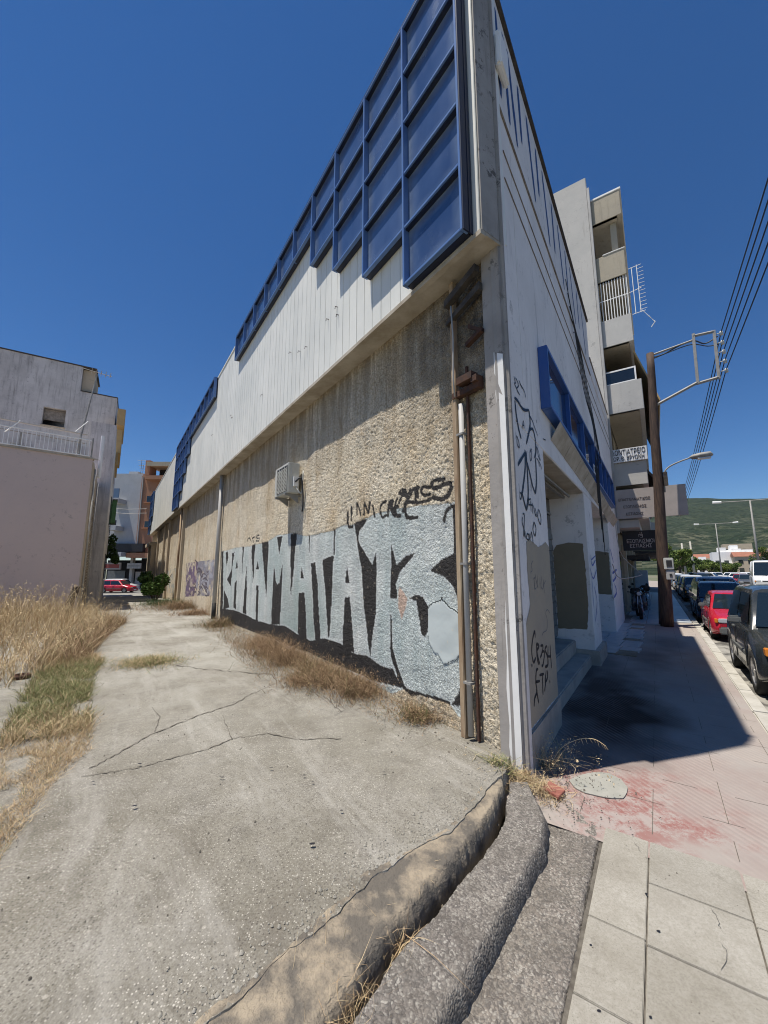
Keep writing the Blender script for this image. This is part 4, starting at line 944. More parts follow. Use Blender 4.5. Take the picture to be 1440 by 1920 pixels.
part_tube('hose', smoothpts([LW(a0-.02, .13, z0+.15), LW(a0-.08, .11, z0+.05), LW(a0-.13, .05, z0-.0), LW(a0-.14, .04, z0+.4)], 4), .011, M['ac'], A)
#SECTION3

# ================================================================== VEHICLES
def vehicle(name, label, cat, group, L, Wd, H, hood, wsx, wst, rst, rsx, belt, paint, wheels, wr=.31, zb=.2, nose=.62, tail=None, glassy=True, bumper=None, rails=False, detail=True, van=False):
    """local frame: x forward (nose at +L/2), y left, z up. hood=height of bonnet at the cowl; wsx cowl x from nose; wst roof front; rst roof rear; rsx rear glass base"""
    root = empty(name, (0, 0, 0), label, cat, group)
    tail = tail or belt-.03; hw = Wd/2; X0 = L/2
    xs = np.unique(np.concatenate([np.linspace(0, L, 46 if detail else 24), [wc+s*wr*1.14 for wc in wheels for s in (-1, -.7, -.35, 0, .35, .7, 1)]])); xs = xs[(xs >= 0) & (xs <= L)]
    def top(x):
        return float(np.interp(x, [0, .06, .25, wsx, rsx, L-.12, L], [nose-.16, nose-.02, nose+.03, hood, belt, tail, tail-.1]))
    mb = MB(); rows = []
    for x in xs:
        e = min(x, L-x); w = hw*(1-.16*max(0, 1-e/.45)**2.2); zt = top(x); b = zb + .10*max(0, 1-e/.3)
        arch = b
        for wc in wheels:
            d = abs(x-wc)
            if d < wr*1.14: arch = max(arch, wr + math.sqrt((wr*1.14)**2-d*d))
        zt2 = max(zt, arch+.06); zm = (zt2+b)/2
        half = [(0, b), (w-.24, b), (w-.24, arch-.01), (w-.02, arch), (w, min(arch+.05, zt2-.05)), (w, max(zm, arch+.055)), (w-.02, zt2-.13 if zt2-.13 > arch+.06 else arch+.06), (w-.075, zt2-.035), (w-.19, zt2), (0, zt2+.025)]
        rows.append([(X0-x, y, z) for y, z in half] + [(X0-x, -y, z) for y, z in half[::-1]][1:-1])
    for r in rows: r.append(r[0])
    mb.grid(rows)
    for r, fl in ((rows[0], 0), (rows[-1], 1)):
        mb.add(r[:-1], [tuple(range(len(r)-1))])
    body = build(mb, 'body', paint, root, smooth=True, anc=(0, 0, 0))
    # cabin
    def cab(x): return (hood if x <= wsx+.01 else belt if x >= rsx-.01 else belt)
    wb, wt = hw-.075, hw-.21
    cb = [(wsx, hood-.05), (wst, H-.03), ((wst+rst)/2, H), (rst, H-.02), (rsx, belt-.05)]
    st = [(wsx, hood-.04, hood-.03, wb), (wst, hood-.05, H-.04, wt), (wst+.15, belt-.05, H-.01, wt), ((wst+rst)/2, belt-.05, H, wt), (rst-.1, belt-.05, H-.015, wt), (rst, belt-.05, H-.045, wt), (rsx, belt-.05, belt-.03, wb)]
    mb = MB(); rows = []
    for x, z0, z1, wy in st:
        h = [(0, z1+.012 if z1 > belt else z1), (wy-.14, z1), (wy-.04, z1-.03 if z1-z0 > .1 else z1-.005), (wy, z1-.08 if z1-z0 > .2 else z1-.01), (wb, z0)]
        rows.append([(X0-x, y, z) for y, z in h[::-1]] + [(X0-x, -y, z) for y, z in h[1:]])
    mb.grid(rows); cabin = build(mb, 'roof', paint, root, smooth=True, anc=(0, 0, 0))
    mod = cabin.modifiers.new('b', 'BEVEL'); mod.width = .02; mod.segments = 2; mod.limit_method = 'ANGLE'
    # glass
    def onsl(x, side):                                  # point on windscreen slope
        pass
    def scr(xa, za, xb, zb_, ya, yb, out, nm, mt):
        d = Vector((xa-xb, 0, zb_-za)).normalized()
        mb = MB(); o = Vector((out*abs(d.z), 0, abs(d.x)))*.014
        lo = Vector((X0-xa, 0, za)); hi = Vector((X0-xb, 0, zb_)); p0 = lo.lerp(hi, .07); p1 = lo.lerp(hi, .90)
        rows = []
        for q, y in ((p0, ya), (p0.lerp(p1, .5), (ya+yb)/2), (p1, yb)):
            rows.append([(q+o*1.4+Vector((0, y*k, 0)))[:] for k in (-1, -.8, -.4, 0, .4, .8, 1)])
        mb.grid(rows); return build(mb, nm, mt, root, smooth=True, anc=(0, 0, 0))
    scr(wsx, hood-.03, wst, H-.04, wb-.07, wt-.07, 1, 'windscreen', M['car_glass'])
    scr(rsx, belt-.03, rst, H-.045, wb-.1, wt-.1, -1, 'rear_window', M['car_glass'])
    span = rst-wst
    cuts = [0, .5, 1.0] if not van else [0, .22]
    for s in (1, -1):
        for a, b in zip(cuts[:-1], cuts[1:]):
            lo0 = wsx+.22+(rsx-.14-wsx-.22)*a + (.03 if a else 0); lo1 = wsx+.22+(rsx-.14-wsx-.22)*b - .03
            hi0 = wst+.08+(rst-.05-wst-.08)*a + (.03 if a else 0); hi1 = wst+.08+(rst-.05-wst-.08)*b - .03
            za, zc = belt+.02, H-.12; f = lambda z: wb+(wt-wb)*(z-belt+.05)/(H-.08-belt+.05)+.011
            mb = MB(); mb.add([(X0-lo0, s*f(za), za), (X0-lo1, s*f(za), za), (X0-hi1, s*f(zc), zc), (X0-hi0, s*f(zc), zc)], [(0, 1, 2, 3)])
            build(mb, 'side_window', M['car_glass'], root, anc=(0, 0, 0))
    # wheels
    for wc in wheels:
        for s in (1, -1):
            y0 = s*(hw-.21); y1 = s*(hw-.005); mb = MB(); n = 24; ring = []
            for (r, y) in ((wr*.62, y1-s*.015), (wr*.70, y1), (wr*.93, y1), (wr, y1-s*.03), (wr, y0+s*.02), (wr*.6, y0)):
                ring.append([(X0-wc+r*math.cos(6.2832*k/n), y, wr+r*math.sin(6.2832*k/n)) for k in range(n+1)])
            mb.grid(ring); tyre = build(mb, 'tyre', M['black'], None, smooth=True, anc=(X0-wc, s*(hw-.1), wr))
            w = bpy.data.objects.new('wheel', None); COL.objects.link(w); w.parent = root; w.location = (X0-wc, s*(hw-.1), wr); ANCH[w.name] = Vector(w.location)
            tyre.parent = w; tyre.location = (0, 0, 0)
            mb = MB(); c = (X0-wc, y1-s*.03, wr); mb.tube([(c[0], y1-s*.05, wr), (c[0], y1-s*.022, wr)], wr*.16, 12)
            for k in range(6):
                a = 6.2832*k/6; d = Vector((math.cos(a), 0, math.sin(a))); t_ = Vector((-math.sin(a), 0, math.cos(a)))*wr*.10
                cc = Vector((c[0], y1-s*.035, wr)); mb.prism([cc+d*wr*.12-t_, cc+d*wr*.66-t_*.7, cc+d*wr*.66+t_*.7, cc+d*wr*.12+t_], (0, s*.012, 0))
            rr_ = []
            for r, y in ((wr*.56, y1-s*.04), (wr*.6, y1-s*.01), (wr*.66, y1-s*.008), (wr*.66, y1-s*.05)): rr_.append([(c[0]+r*math.cos(6.2832*k/n), y, wr+r*math.sin(6.2832*k/n)) for k in range(n+1)])
            mb.grid(rr_); r = build(mb, 'rim', M['chrome'], None, anc=(X0-wc, s*(hw-.1), wr)); r.parent = w; r.location = (0, 0, 0)
            mb = MB(); mb.tube([(c[0], y1-s*.09, wr), (c[0], y1-s*.06, wr)], wr*.64, 18); r = build(mb, 'brake_disc', M['acdark'], None, anc=(X0-wc, s*(hw-.1), wr)); r.parent = w; r.location = (0, 0, 0)
    # face and tail
    fx = X0
    def bx(nm, x0, x1, y0, y1, z0, z1, mt, bev=.012): mb = MB(); mb.box(WW, x0, x1, y0, y1, z0, z1); return build(mb, nm, mt, root, bevel=bev, anc=(0, 0, 0))
    bp = bumper or paint
    bx('front_bumper', fx-.22, fx+.05, -hw*.80, hw*.80, zb+.03, zb+.25, bp, .04)
    bx('rear_bumper', -fx-.05, -fx+.2, -hw*.80, hw*.80, zb+.03, zb+.25, bp, .04)
    for s in (1, -1):
        bx('headlight', fx-.12, fx+.012, s*hw*.50 if s > 0 else -hw*.80, s*hw*.80 if s > 0 else -hw*.50, nose-.15, nose-.03, M['lens'], .02)
        bx('indicator', fx-.16, fx+.0, s*hw*.81 if s > 0 else -hw*.90, s*hw*.90 if s > 0 else -hw*.81, nose-.15, nose-.04, M['yellow_light'], .01)
        bx('tail_light', -fx-.012, -fx+.1, s*hw*.62 if s > 0 else -hw*.86, s*hw*.86 if s > 0 else -hw*.62, tail-.28, tail-.13, M['red_lens'], .02)
        mb = MB(); y = s*(hw+.09); mb.box(WW, X0-wsx-.30, X0-wsx-.19, min(y-.09, y+.09), max(y-.09, y+.09), belt+.02, belt+.15); mi = build(mb, 'mirror', bp if bumper else paint, root, bevel=.03, anc=(0, 0, 0))
        mb = MB(); mb.box(WW, X0-wsx-.302, X0-wsx-.30, min(y-.07, y+.07), max(y-.07, y+.07), belt+.04, belt+.13); build(mb, 'mirror_glass', M['car_glass'], mi, anc=(0, 0, 0))
        for hx in ((wsx+1.05, wsx+1.95) if L > 3.7 and not van else (wsx+1.2,)):
            y = s*(hw+.004); bx('door_handle', X0-hx-.08, X0-hx+.06, min(y-.02, y+.018), max(y-.02, y+.018), belt-.14, belt-.10, bp if bumper else M['trim'], .006)
        y = s*(hw+.0)
        bx('side_moulding', X0-wheels[1]+wr*1.2, X0-wheels[0]-wr*1.2, min(y-.02, y+.014), max(y-.02, y+.014), zb+.26, zb+.33, bumper or M['trim'], .006)
        for dx in (wsx+.15, wsx+1.15):
            bx('door_seam', X0-dx-.004, X0-dx+.004, min(y-.01, y+.003), max(y-.01, y+.003), zb+.08, belt-.12, M['black'], 0)
        if rails:
            mb = MB(); yy = s*(hw-.27); mb.tube([(X0-wst-.1, yy, H), (X0-wst-.2, yy, H+.05), (X0-rst+.2, yy, H+.05), (X0-rst+.08, yy, H)], .016, 6); build(mb, 'roof_rail', M['chrome'], root, anc=(0, 0, 0))
    bx('grille', fx-.05, fx+.010, -hw*.46, hw*.46, nose-.14, nose-.05, M['acdark'], .01)
    bx('number_plate', fx+.05, fx+.058, -.26, .26, zb+.09, zb+.2, M['plate'], .002)
    for y in (-.35, .25):
        mb = MB(); mb.tube([(X0-wsx+.06, y, hood-.0), (X0-wsx-.12, y+.5, hood+.07)], .008, 5); build(mb, 'wiper', M['black'], root, anc=(0, 0, 0))
    return root
def place(o, world, ang, sc=None):
    o.location = world; o.rotation_euler = (0, 0, ang)
    if sc: o.scale = (sc, sc, sc)
TOCAM = math.atan2(-dR[1], -dR[0])                      # nose pointing down the street towards us
KG = 'cars parked nose to tail along the kerb'
blackp = carpaint('black_green_car_paint', (.022, .026, .026)); redp = carpaint('red_car_paint', (.42, .012, .03)); navy = carpaint('dark_blue_car_paint', (.018, .026, .055)); whitep = carpaint('white_car_paint', (.62, .63, .63)); silver = carpaint('silver_car_paint', (.36, .37, .38)); blk2 = carpaint('black_car_paint', (.012, .012, .014)); redd = carpaint('deep_red_car_paint', (.34, .02, .025))
def kerbcar(o, tf, L, Wd, gap=.20, sc=.9): place(o, RW(tf+L*sc/2, 1.86+gap+Wd*sc/2, -.13), TOCAM, sc)
suv = vehicle('parked_car', 'black compact off-roader with chunky mirror, nearest car at the kerb', 'car', KG, 3.65, 1.66, 1.70, 1.02, .95, 1.32, 3.25, 3.58, 1.04, blackp, [.72, 2.95], .34, .28, .86, 1.0, bumper=M['trim'], rails=False); kerbcar(suv, 3.85, 3.65, 1.66, .10, .87)
redc = vehicle('parked_car', 'old red hatchback with grey bumper and amber indicator, behind the black off-roader', 'car', KG, 3.65, 1.6, 1.40, .88, .98, 1.55, 3.05, 3.5, .90, redp, [.72, 3.0], .28, .19, .70, bumper=M['trim']); kerbcar(redc, 9.4, 3.65, 1.6, .10, .83)
mpv = vehicle('parked_car', 'dark blue people carrier right behind the red hatchback at the kerb', 'car', KG, 4.2, 1.78, 1.62, .98, .9, 1.5, 3.9, 4.15, .98, navy, [.8, 3.45], .31, .2, .74, rails=True); kerbcar(mpv, 13.4, 4.2, 1.78, .10, .82)
wh1 = vehicle('parked_car', 'white saloon with dark windscreen parked behind the dark blue people carrier', 'car', KG, 4.3, 1.76, 1.44, .92, 1.15, 1.8, 3.2, 3.8, .94, whitep, [.85, 3.45], .31, .19, .70); kerbcar(wh1, 17.8, 4.3, 1.76, .32, 1.0)
cB = vehicle('parked_car', 'small black hatchback parked behind the white saloon at the kerb', 'car', KG, 3.9, 1.7, 1.5, .92, .95, 1.5, 3.4, 3.8, .94, blk2, [.75, 3.15], .3, .19, .70, detail=False); kerbcar(cB, 24.0, 3.9, 1.7)
cW = vehicle('parked_car', 'white hatchback, second white car in the kerb row', 'car', KG, 4.0, 1.74, 1.55, .94, .95, 1.5, 3.5, 3.9, .96, whitep, [.75, 3.2], .3, .19, .72, detail=False); kerbcar(cW, 29.0, 4.0, 1.74)
def again(src, t, off, label, group, ang=TOCAM, z=-.13, mat=None):
    c = copy_tree(src); c['label'] = label; c['group'] = group; place(c, RW(t, off-.1, z), ang, .88)
    if mat:
        for ch in c.children:
            if ch.type == 'MESH' and ch.name.split('.')[0] in ('body', 'roof', 'front_bumper', 'rear_bumper'):
                ch.material_slots[0].link = 'OBJECT'; ch.material_slots[0].material = mat
    return c
again(cB, 36.5, 2.95, 'dark car at the kerb just beyond the second white car of the row', KG, mat=navy)
again(cW, 42.5, 2.95, 'silver car far down the kerb row, roof seen over the dark one', KG, mat=silver)
again(cB, 49, 2.95, 'black car far down the kerb row beyond the silver one', KG)
again(cW, 56, 2.95, 'white car at the far end of the kerb row', KG)
# cars beyond, in the carriageway and the parking strip across the road
FG = 'distant cars along the far side of the road'
def atroad(src, px, Yd, label, ang, mat=None, g=FG):
    r = ray(px, 1080); x = r[0]/r[1]*Yd; t, o = toR(x, Yd); return again(src, t, o, label, g, ang, -.13, mat)
atroad(cW, 1333, 62, 'silver estate car waiting at the far junction left of the lamp post', TOCAM+1.2, silver)
atroad(cB, 1316, 58, 'dark car in the carriageway beyond the white kerb cars', TOCAM+.2, navy)
atroad(cB, 1300, 66, 'dark car farther off in the left lane beyond the parked row', TOCAM+.1, blk2)
atroad(cW, 1394, 58, 'white saloon parked side-on in the lot behind the red pick-up', TOCAM+1.5)
atroad(cW, 1380, 66, 'white car parked side-on left of the white saloon in the lot', TOCAM+1.5)
atroad(cW, 1408, 70, 'white car parked side-on at the far right of the lot', TOCAM+1.4)
atroad(cW, 1350, 75, 'pale car parked deepest in the lot under the trees', TOCAM+1.4, silver)
atroad(cB, 1323, 78, 'dark van-like car under the trees at the far junction', TOCAM+.6, blk2)
atroad(cB, 1391, 45, 'red car coming round the yellow-edged median', TOCAM-.2, redd)
atroad(cB, 1402, 41, 'grey car between the red car and the white van', TOCAM-.1, carpaint('grey_car_paint', (.08, .085, .09)))
van = vehicle('delivery_van', 'tall white panel van across the road with black mirrors', 'van', None, 5.4, 2.0, 2.55, 1.25, .9, 1.55, 5.2, 5.36, 1.3, whitep, [.95, 4.3], .36, .25, .95, 1.3, van=True, bumper=M['trim'])
r = ray(1437, 1080); t, o = toR(r[0]/r[1]*33.5, 33.5); place(van, RW(t, o, -.13), TOCAM-.1)
# red hatchback at the end of the alley, side-on
ac_ = copy_tree(cB); ac_['label'] = 'red hatchback parked side-on across the shaded end of the alley'; del ac_['group']
for ch in ac_.children:
    if ch.type == 'MESH' and ch.name.split('.')[0] in ('body', 'roof', 'front_bumper', 'rear_bumper'): ch.material_slots[0].link = 'OBJECT'; ch.material_slots[0].material = redp
p = hit(222, 1095, (0, 43, 0), (0, 1)); place(ac_, (p.x, 43, -.79), 0.06)
a2_ = copy_tree(cW); a2_['label'] = 'pale car mostly hidden behind the left end of the red hatchback in the alley'; del a2_['group']
place(a2_, (p.x-2.1, 46.5, -.79), .1)
# scooters on the pavement
def scooter(world, ang, label, body):
    r = empty('parked_scooter', (0, 0, 0), label, 'scooter', 'scooters parked by the wall')
    for x in (-.62, .62):
        w = bpy.data.objects.new('wheel', None); COL.objects.link(w); w.parent = r; w.location = (x, 0, .25); ANCH[w.name] = Vector(w.location); rr_ = []
        for q, y in ((.15, -.05), (.24, -.05), (.26, 0), (.24, .05), (.15, .05), (.15, -.05)): rr_.append([(x+q*math.cos(6.2832*k/20), y, .25+q*math.sin(6.2832*k/20)) for k in range(21)])
        mb = MB(); mb.grid(rr_); o = build(mb, 'tyre', M['black'], None, smooth=True, anc=(x, 0, .25)); o.parent = w; o.location = (0, 0, 0)
        mb = MB(); mb.tube([(x, -.03, .25), (x, .03, .25)], .14, 14); o = build(mb, 'rim', M['chrome'], None, anc=(x, 0, .25)); o.parent = w; o.location = (0, 0, 0)
    z0 = (0, 0, 0)
    def loft(nm, st, mt):
        mb = MB(); mb.grid([[(x, w*math.cos(a), z+h*math.sin(a)) for a in [6.2832*k/14 for k in range(15)]] for x, z, w, h in st]); return build(mb, nm, mt, r, smooth=True, anc=z0)
    loft('rear_body', [(-.85, .66, .01, .01), (-.8, .64, .13, .09), (-.5, .60, .19, .15), (-.2, .52, .18, .16), (.0, .40, .16, .10), (.05, .38, .01, .01)], body)
    loft('seat', [(-.78, .80, .02, .01), (-.7, .80, .13, .05), (-.35, .78, .16, .06), (-.05, .74, .12, .05), (.02, .72, .02, .01)], M['black'])
    loft('floor_board', [(-.1, .32, .01, .01), (0, .32, .18, .06), (.3, .32, .17, .06), (.38, .34, .01, .01)], M['acdark'])
    mb = MB(); mb.grid([[(.34+.10*abs(k), k*.24, .34), (.42+.08*abs(k), k*.23, .6), (.36+.06*abs(k), k*.17, .92)] for k in (1, .6, 0, -.6, -1)]); o = build(mb, 'leg_shield', body, r, smooth=True, anc=z0); m_ = o.modifiers.new('s', 'SOLIDIFY'); m_.thickness = .05
    loft('front_mudguard', [(.86, .42, .01, .01), (.78, .50, .07, .05), (.62, .54, .08, .05), (.45, .50, .06, .04), (.42, .48, .01, .01)], body)
    mb = MB(); mb.tube([(.62, .07, .25), (.52, .07, .6), (.40, .03, .95)], .022, 8); mb.tube([(.62, -.07, .25), (.52, -.07, .6), (.40, -.03, .95)], .022, 8); build(mb, 'fork', M['chrome'], r, anc=z0)
    mb = MB(); mb.tube([(.26, .36, 1.0), (.34, .2, .99), (.38, 0, .97), (.34, -.2, .99), (.26, -.36, 1.0)], .018, 8); build(mb, 'handlebar', M['black'], r, anc=z0)
    loft('headlamp_cowl', [(.52, .95, .02, .02), (.50, .95, .11, .08), (.36, .97, .14, .09), (.28, .98, .05, .05)], body)
    mb = MB(); mb.tube([(.505, 0, .95), (.525, 0, .95)], .07, 14); build(mb, 'headlight', M['lens'], r, anc=z0)
    for s in (1, -1):
        mb = MB(); mb.tube([(.32, s*.22, 1.0), (.33, s*.28, 1.18)], .008, 5); mb.tube([(.33, s*.28, 1.2), (.345, s*.28, 1.2)], .055, 12); build(mb, 'mirror', M['black'], r, anc=z0)
    mb = MB(); mb.tube([(-.1, .1, .3), (-.16, .24, .0)], .014, 6); build(mb, 'side_stand', M['steel'], r, anc=z0)
    mb = MB(); mb.tube([(-.1, -.14, .25), (-.45, -.17, .28), (-.8, -.18, .36)], [.03, .05, .05], 10); build(mb, 'exhaust', M['chrome'], r, anc=z0)
    mb = MB(); mb.box(WW, -1.0, -.66, -.18, .18, .84, 1.12); build(mb, 'top_box', M['black'], r, bevel=.05, anc=z0)
    place(r, world, ang, .85)
scooter(RW(12.6, .36, .03), TOCAM+.12, 'dark scooter with silver-grey panels, facing us beside the white end pier', carpaint('graphite_scooter_paint', (.05, .055, .065)))
scooter(RW(15.6, .40, .03), TOCAM-.15, 'all-black scooter standing behind the first one by the shop wall', blk2)

# ================================================================== APARTMENT BLOCK BEYOND
T1 = 11.56
AP = empty('apartment_building', RW(T1, 0, 0), 'tall pale apartment building with stacked street balconies beyond the white shop front', 'building')
def ap(name, t0, t1, o0, o1, z0, z1, mat, bev=.01, parent=None): mb = MB(); mb.box(RW, t0, t1, o0, o1, z0, z1); return build(mb, name, mat, parent or AP, bevel=bev)
ap('side_wall', T1, T1+.3, -11, -.02, -.6, 16.4, M['conc'])
ap('body', T1+.3, T1+12, -11, -.35, -.6, 15.8, M['conc'])
ap('downpipe', T1-.02, T1+.08, -.015, .07, 2.8, 15.9, M['pipe_grey'])
ap('inner_wall', T1+.31, T1+12, -.34, -.03, 3.1, 15.7, M['conc_tan'])
def zz(name, z0, z1, o1, mat, t1=T1+11, t0=T1+.12, th=.14, soff=True):
    ap(name, t0, t0+th, .0, o1, z0, z1, mat, .012)      # side cheek
    ap('balcony_front', t0+.02, t1, o1-th, o1+.001, z0+.01, z1-.01, mat, .012)
    if soff: ap('balcony_slab', t0+.01, t1, .0, o1-th-.001, z0, z0+.14, M['conc_tan'], .005)
zz('roof_parapet', 14.35, 15.35, 1.0, M['conc_tan']); ap('roof_edge', T1+.1, T1+11, -.3, 1.04, 15.36, 15.44, M['fresh'])
zz('balcony_cheek', 11.95, 12.95, .97, M['conc_tan']); ap('coping', T1+.1, T1+11, .3, .99, 12.96, 13.0, M['fresh'])
zz('balcony_cheek', 9.4, 10.42, .98, M['conc']); zz('balcony_cheek', 6.92, 7.98, 1.08, M['conc']); zz('balcony_cheek', 4.38, 5.16, .98, M['conc'])
for z0, z1, o1 in ((10.42, 11.95, .98),):
    for k in range(11): ap('baluster', T1+.15, T1+.175, .05+k*.088, .075+k*.088, z0, z1-.02, M['fresh'], 0)
    for k in range(40): ap('baluster', T1+.25+k*.2, T1+.275+k*.2, o1-.08, o1-.055, z0, z1-.02, M['fresh'], 0)
    ap('rail', T1+.155, T1+.17, .05, .95, (z0+z1)/2, (z0+z1)/2+.03, M['fresh'], 0); ap('rail', T1+.2, T1+8, o1-.075, o1-.06, (z0+z1)/2, (z0+z1)/2+.03, M['fresh'], 0)
gp = ap('glass_screen', T1+.15, T1+.165, .03, .90, 8.02, 8.42, M['glass'], 0)
ap('screen_frame', T1+.14, T1+.18, .02, .95, 8.43, 8.48, M['fresh'], 0, gp); ap('screen_frame', T1+.14, T1+.18, .905, .95, 7.98, 8.43, M['fresh'], 0, gp); ap('screen_frame', T1+.14, T1+.18, .02, .9, 7.985, 8.015, M['fresh'], 0, gp)
ap('glass_screen', T1+.2, T1+6, .93, .945, 8.02, 8.42, M['glass'], 0)
for z0, z1 in ((13.05, 14.3), (8.5, 9.35), (5.25, 6.85)):
    for k in range(4):
        d = ap('balcony_door', T1+1+k*2.4, T1+2.1+k*2.4, -.03, -.01, z0-.2, z1, M['cream'], 0)
        ap('pane', T1+1.06+k*2.4, T1+1.5+k*2.4, -.01, .0, z0-.1, z1-.08, M['glass'], 0, d); ap('pane', T1+1.58+k*2.4, T1+2.04+k*2.4, -.01, .0, z0-.1, z1-.08, M['glass'], 0, d)
ap('column', T1+.4, T1+.6, .6, .8, 13.0, 14.34, M['conc_tan']); ap('column', T1+3, T1+3.3, .7, .95, 8.1, 9.39, M['char'], .0)
mb = MB(); mb.prism([RW(T1+.6, .95, 9.3), RW(T1+.6, 1.55, 7.3), RW(T1+.6, 1.52, 7.25), RW(T1+.6, .93, 9.2)], Vector(RW(9, 0, 0))-Vector(RW(0, 0, 0))); build(mb, 'awning', M['awning_y'], AP)
mb = MB(); mb.prism([RW(T1+1.5, .95, 5.2), RW(T1+1.5, 1.5, 4.4), RW(T1+1.5, 1.47, 4.35), RW(T1+1.5, .93, 5.1)], Vector(RW(7, 0, 0))-Vector(RW(0, 0, 0))); build(mb, 'awning', M['char'], AP)
ap('ground_floor', T1+.3, T1+12, -.34, -.1, -.05, 3.2, M['khaki']); ap('cornice', T1+.15, T1+11, -.02, .62, 2.98, 3.24, M['conc']); ap('soffit_box', T1+.3, T1+11, .0, .9, 3.26, 4.2, M['conc'])
for k in range(4):
    ap('shop_window', T1+.9+k*2.7, T1+2.9+k*2.7, -.1, -.06, .3, 2.3, M['glass'], 0); ap('shop_pier', T1+3.0+k*2.7, T1+3.3+k*2.7, -.1, .04, -.02, 2.6, M['cream'])
ap('shop_awning', T1+4, T1+9, .0, .75, 2.05, 2.2, M['char'])
ap('parcel_crate', T1+6.6, T1+7.6, .1, .6, .05, 1.6, M['farwhite'])
# shop signs of the block
XR = (nR[0], nR[1], 0)
def boardsign(label, t, o0, o1, z0, z1, mat, frame=None):
    r = empty('sign_board', RW(t, o0, z0), label, 'sign'); mb = MB(); mb.box(RW, t, t+.06, o0, o1, z0, z1); build(mb, 'board', mat, r, bevel=.006); return r
sg = boardsign('white dental surgery sign with black Greek letters on a balcony front', T1+.02, -.10, 1.03, 5.17, 5.62, M['sign_w'])
text_obj('ΟΔΟΝΤΙΑΤΡΕΙΟ', .24, 'lettering', M['ink'], sg, RW(T1+.012, -.08, 5.41), XR, UP, .003, 1.06)
text_obj('ΓΕΩΡ. Θ. ΒΡΥΩΝΗ', .19, 'lettering', M['ink'], sg, RW(T1+.012, -.06, 5.22), XR, UP, .003, 1.0)
sg = boardsign('large taupe sign board with three faded lines of Greek lettering, cut by a shadow', T1-.05, .03, 1.90, 3.26, 4.22, M['sign_t'])
for s_, z, a, w_ in (('ΕΠΑΓΓΕΛΜΑΤΙΚΟΣ', 3.84, .12, .86), ('ΕΞΟΠΛΙΣΜΟΣ', 3.60, .24, .62), ('ΕΣΤΙΑΣΗΣ', 3.36, .30, .46)):
    text_obj(s_, .12, 'lettering', M['ink_b'], sg, RW(T1-.056, a, z), XR, UP, .003, w_)
sg = boardsign('black shop sign with pale Greek lettering and a small emblem under the taupe board', T1+.9, .08, 1.12, 2.26, 2.93, M['sign_k'])
text_obj('ΕΞΟΠΛΙΣΜΟΙ', .17, 'lettering', M['ink_w'], sg, RW(T1+.892, .20, 2.52), XR, UP, .003, .78)
text_obj('ΕΣΤΙΑΣΗΣ', .17, 'lettering', M['ink_w'], sg, RW(T1+.892, .28, 2.36), XR, UP, .003, .62)
mb = MB()
for a in [[(.56, 2.72), (.56, 2.80), (.66, 2.80), (.66, 2.70), (.60, 2.70)], [(.60, 2.76), (.66, 2.76)], [(.60, 2.80), (.60, 2.88)], [(.65, 2.80), (.65, 2.88)]]:
    ribbon(mb, [RW(T1+.895, x, z) for x, z in a], .02, Vector((-dR[0], -dR[1], 0))*.004)
build(mb, 'emblem', M['ink_w'], sg, recalc=False)
# TV antenna fixed to the balcony rail
an = empty('tv_antenna', RW(T1+.2, 1.0, 10.4), 'pale comb-shaped television antenna sticking out from the barred balcony', 'antenna')
mb = MB(); mb.tube([RW(T1+.2, .85, 11.2), RW(T1+.15, 1.35, 11.25)], .012, 5); mb.tube([RW(T1+.15, 1.12, 10.35), RW(T1+.15, 1.12, 12.1)], .014, 5); mb.tube([RW(T1+.15, 1.27, 10.35), RW(T1+.15, 1.27, 12.15)], .014, 5)
for z in (10.35, 12.1): mb.tube([RW(T1+.15, 1.02, z), RW(T1+.15, 1.4, z+.02)], .01, 5)
for k in range(12): mb.tube([RW(T1+.15, 1.27, 10.45+k*.14), RW(T1+.15, 1.45, 10.45+k*.14)], .008, 4)
build(mb, 'elements', M['fresh'], an)
mb = MB(); mb.tube([RW(T1+.15, 1.45, 10.15), RW(T1+.15, 1.62, 9.85), RW(T1+.15, 1.5, 9.7)], .018, 5); mb.tube([RW(T1+.15, 1.25, 10.5), RW(T1+.15, 1.45, 10.15)], .008, 4); build(mb, 'reflector', M['fresh'], an)
# next houses along the street, seen over and past the block
nb = empty('street_building', RW(24, 0, 0), 'lower grey building in shade farther along the pavement', 'building')
for nm, t0, t1, o0, o1, z0, z1, mt in (('wall', 24, 40, -12, -.1, -.4, 9.5, M['conc_tan']), ('balcony', 24.5, 39, -.1, 1.1, 6.3, 7.3, M['conc']), ('balcony', 24.5, 39, -.1, 1.1, 3.5, 4.4, M['conc']), ('canopy', 24.5, 39, -.1, 1.2, 2.6, 2.75, M['char']), ('shop_window', 25, 38, -.1, -.05, .3, 2.4, M['glass'])):
    ap(nm, t0, t1, o0, o1, z0, z1, mt, 0, nb)

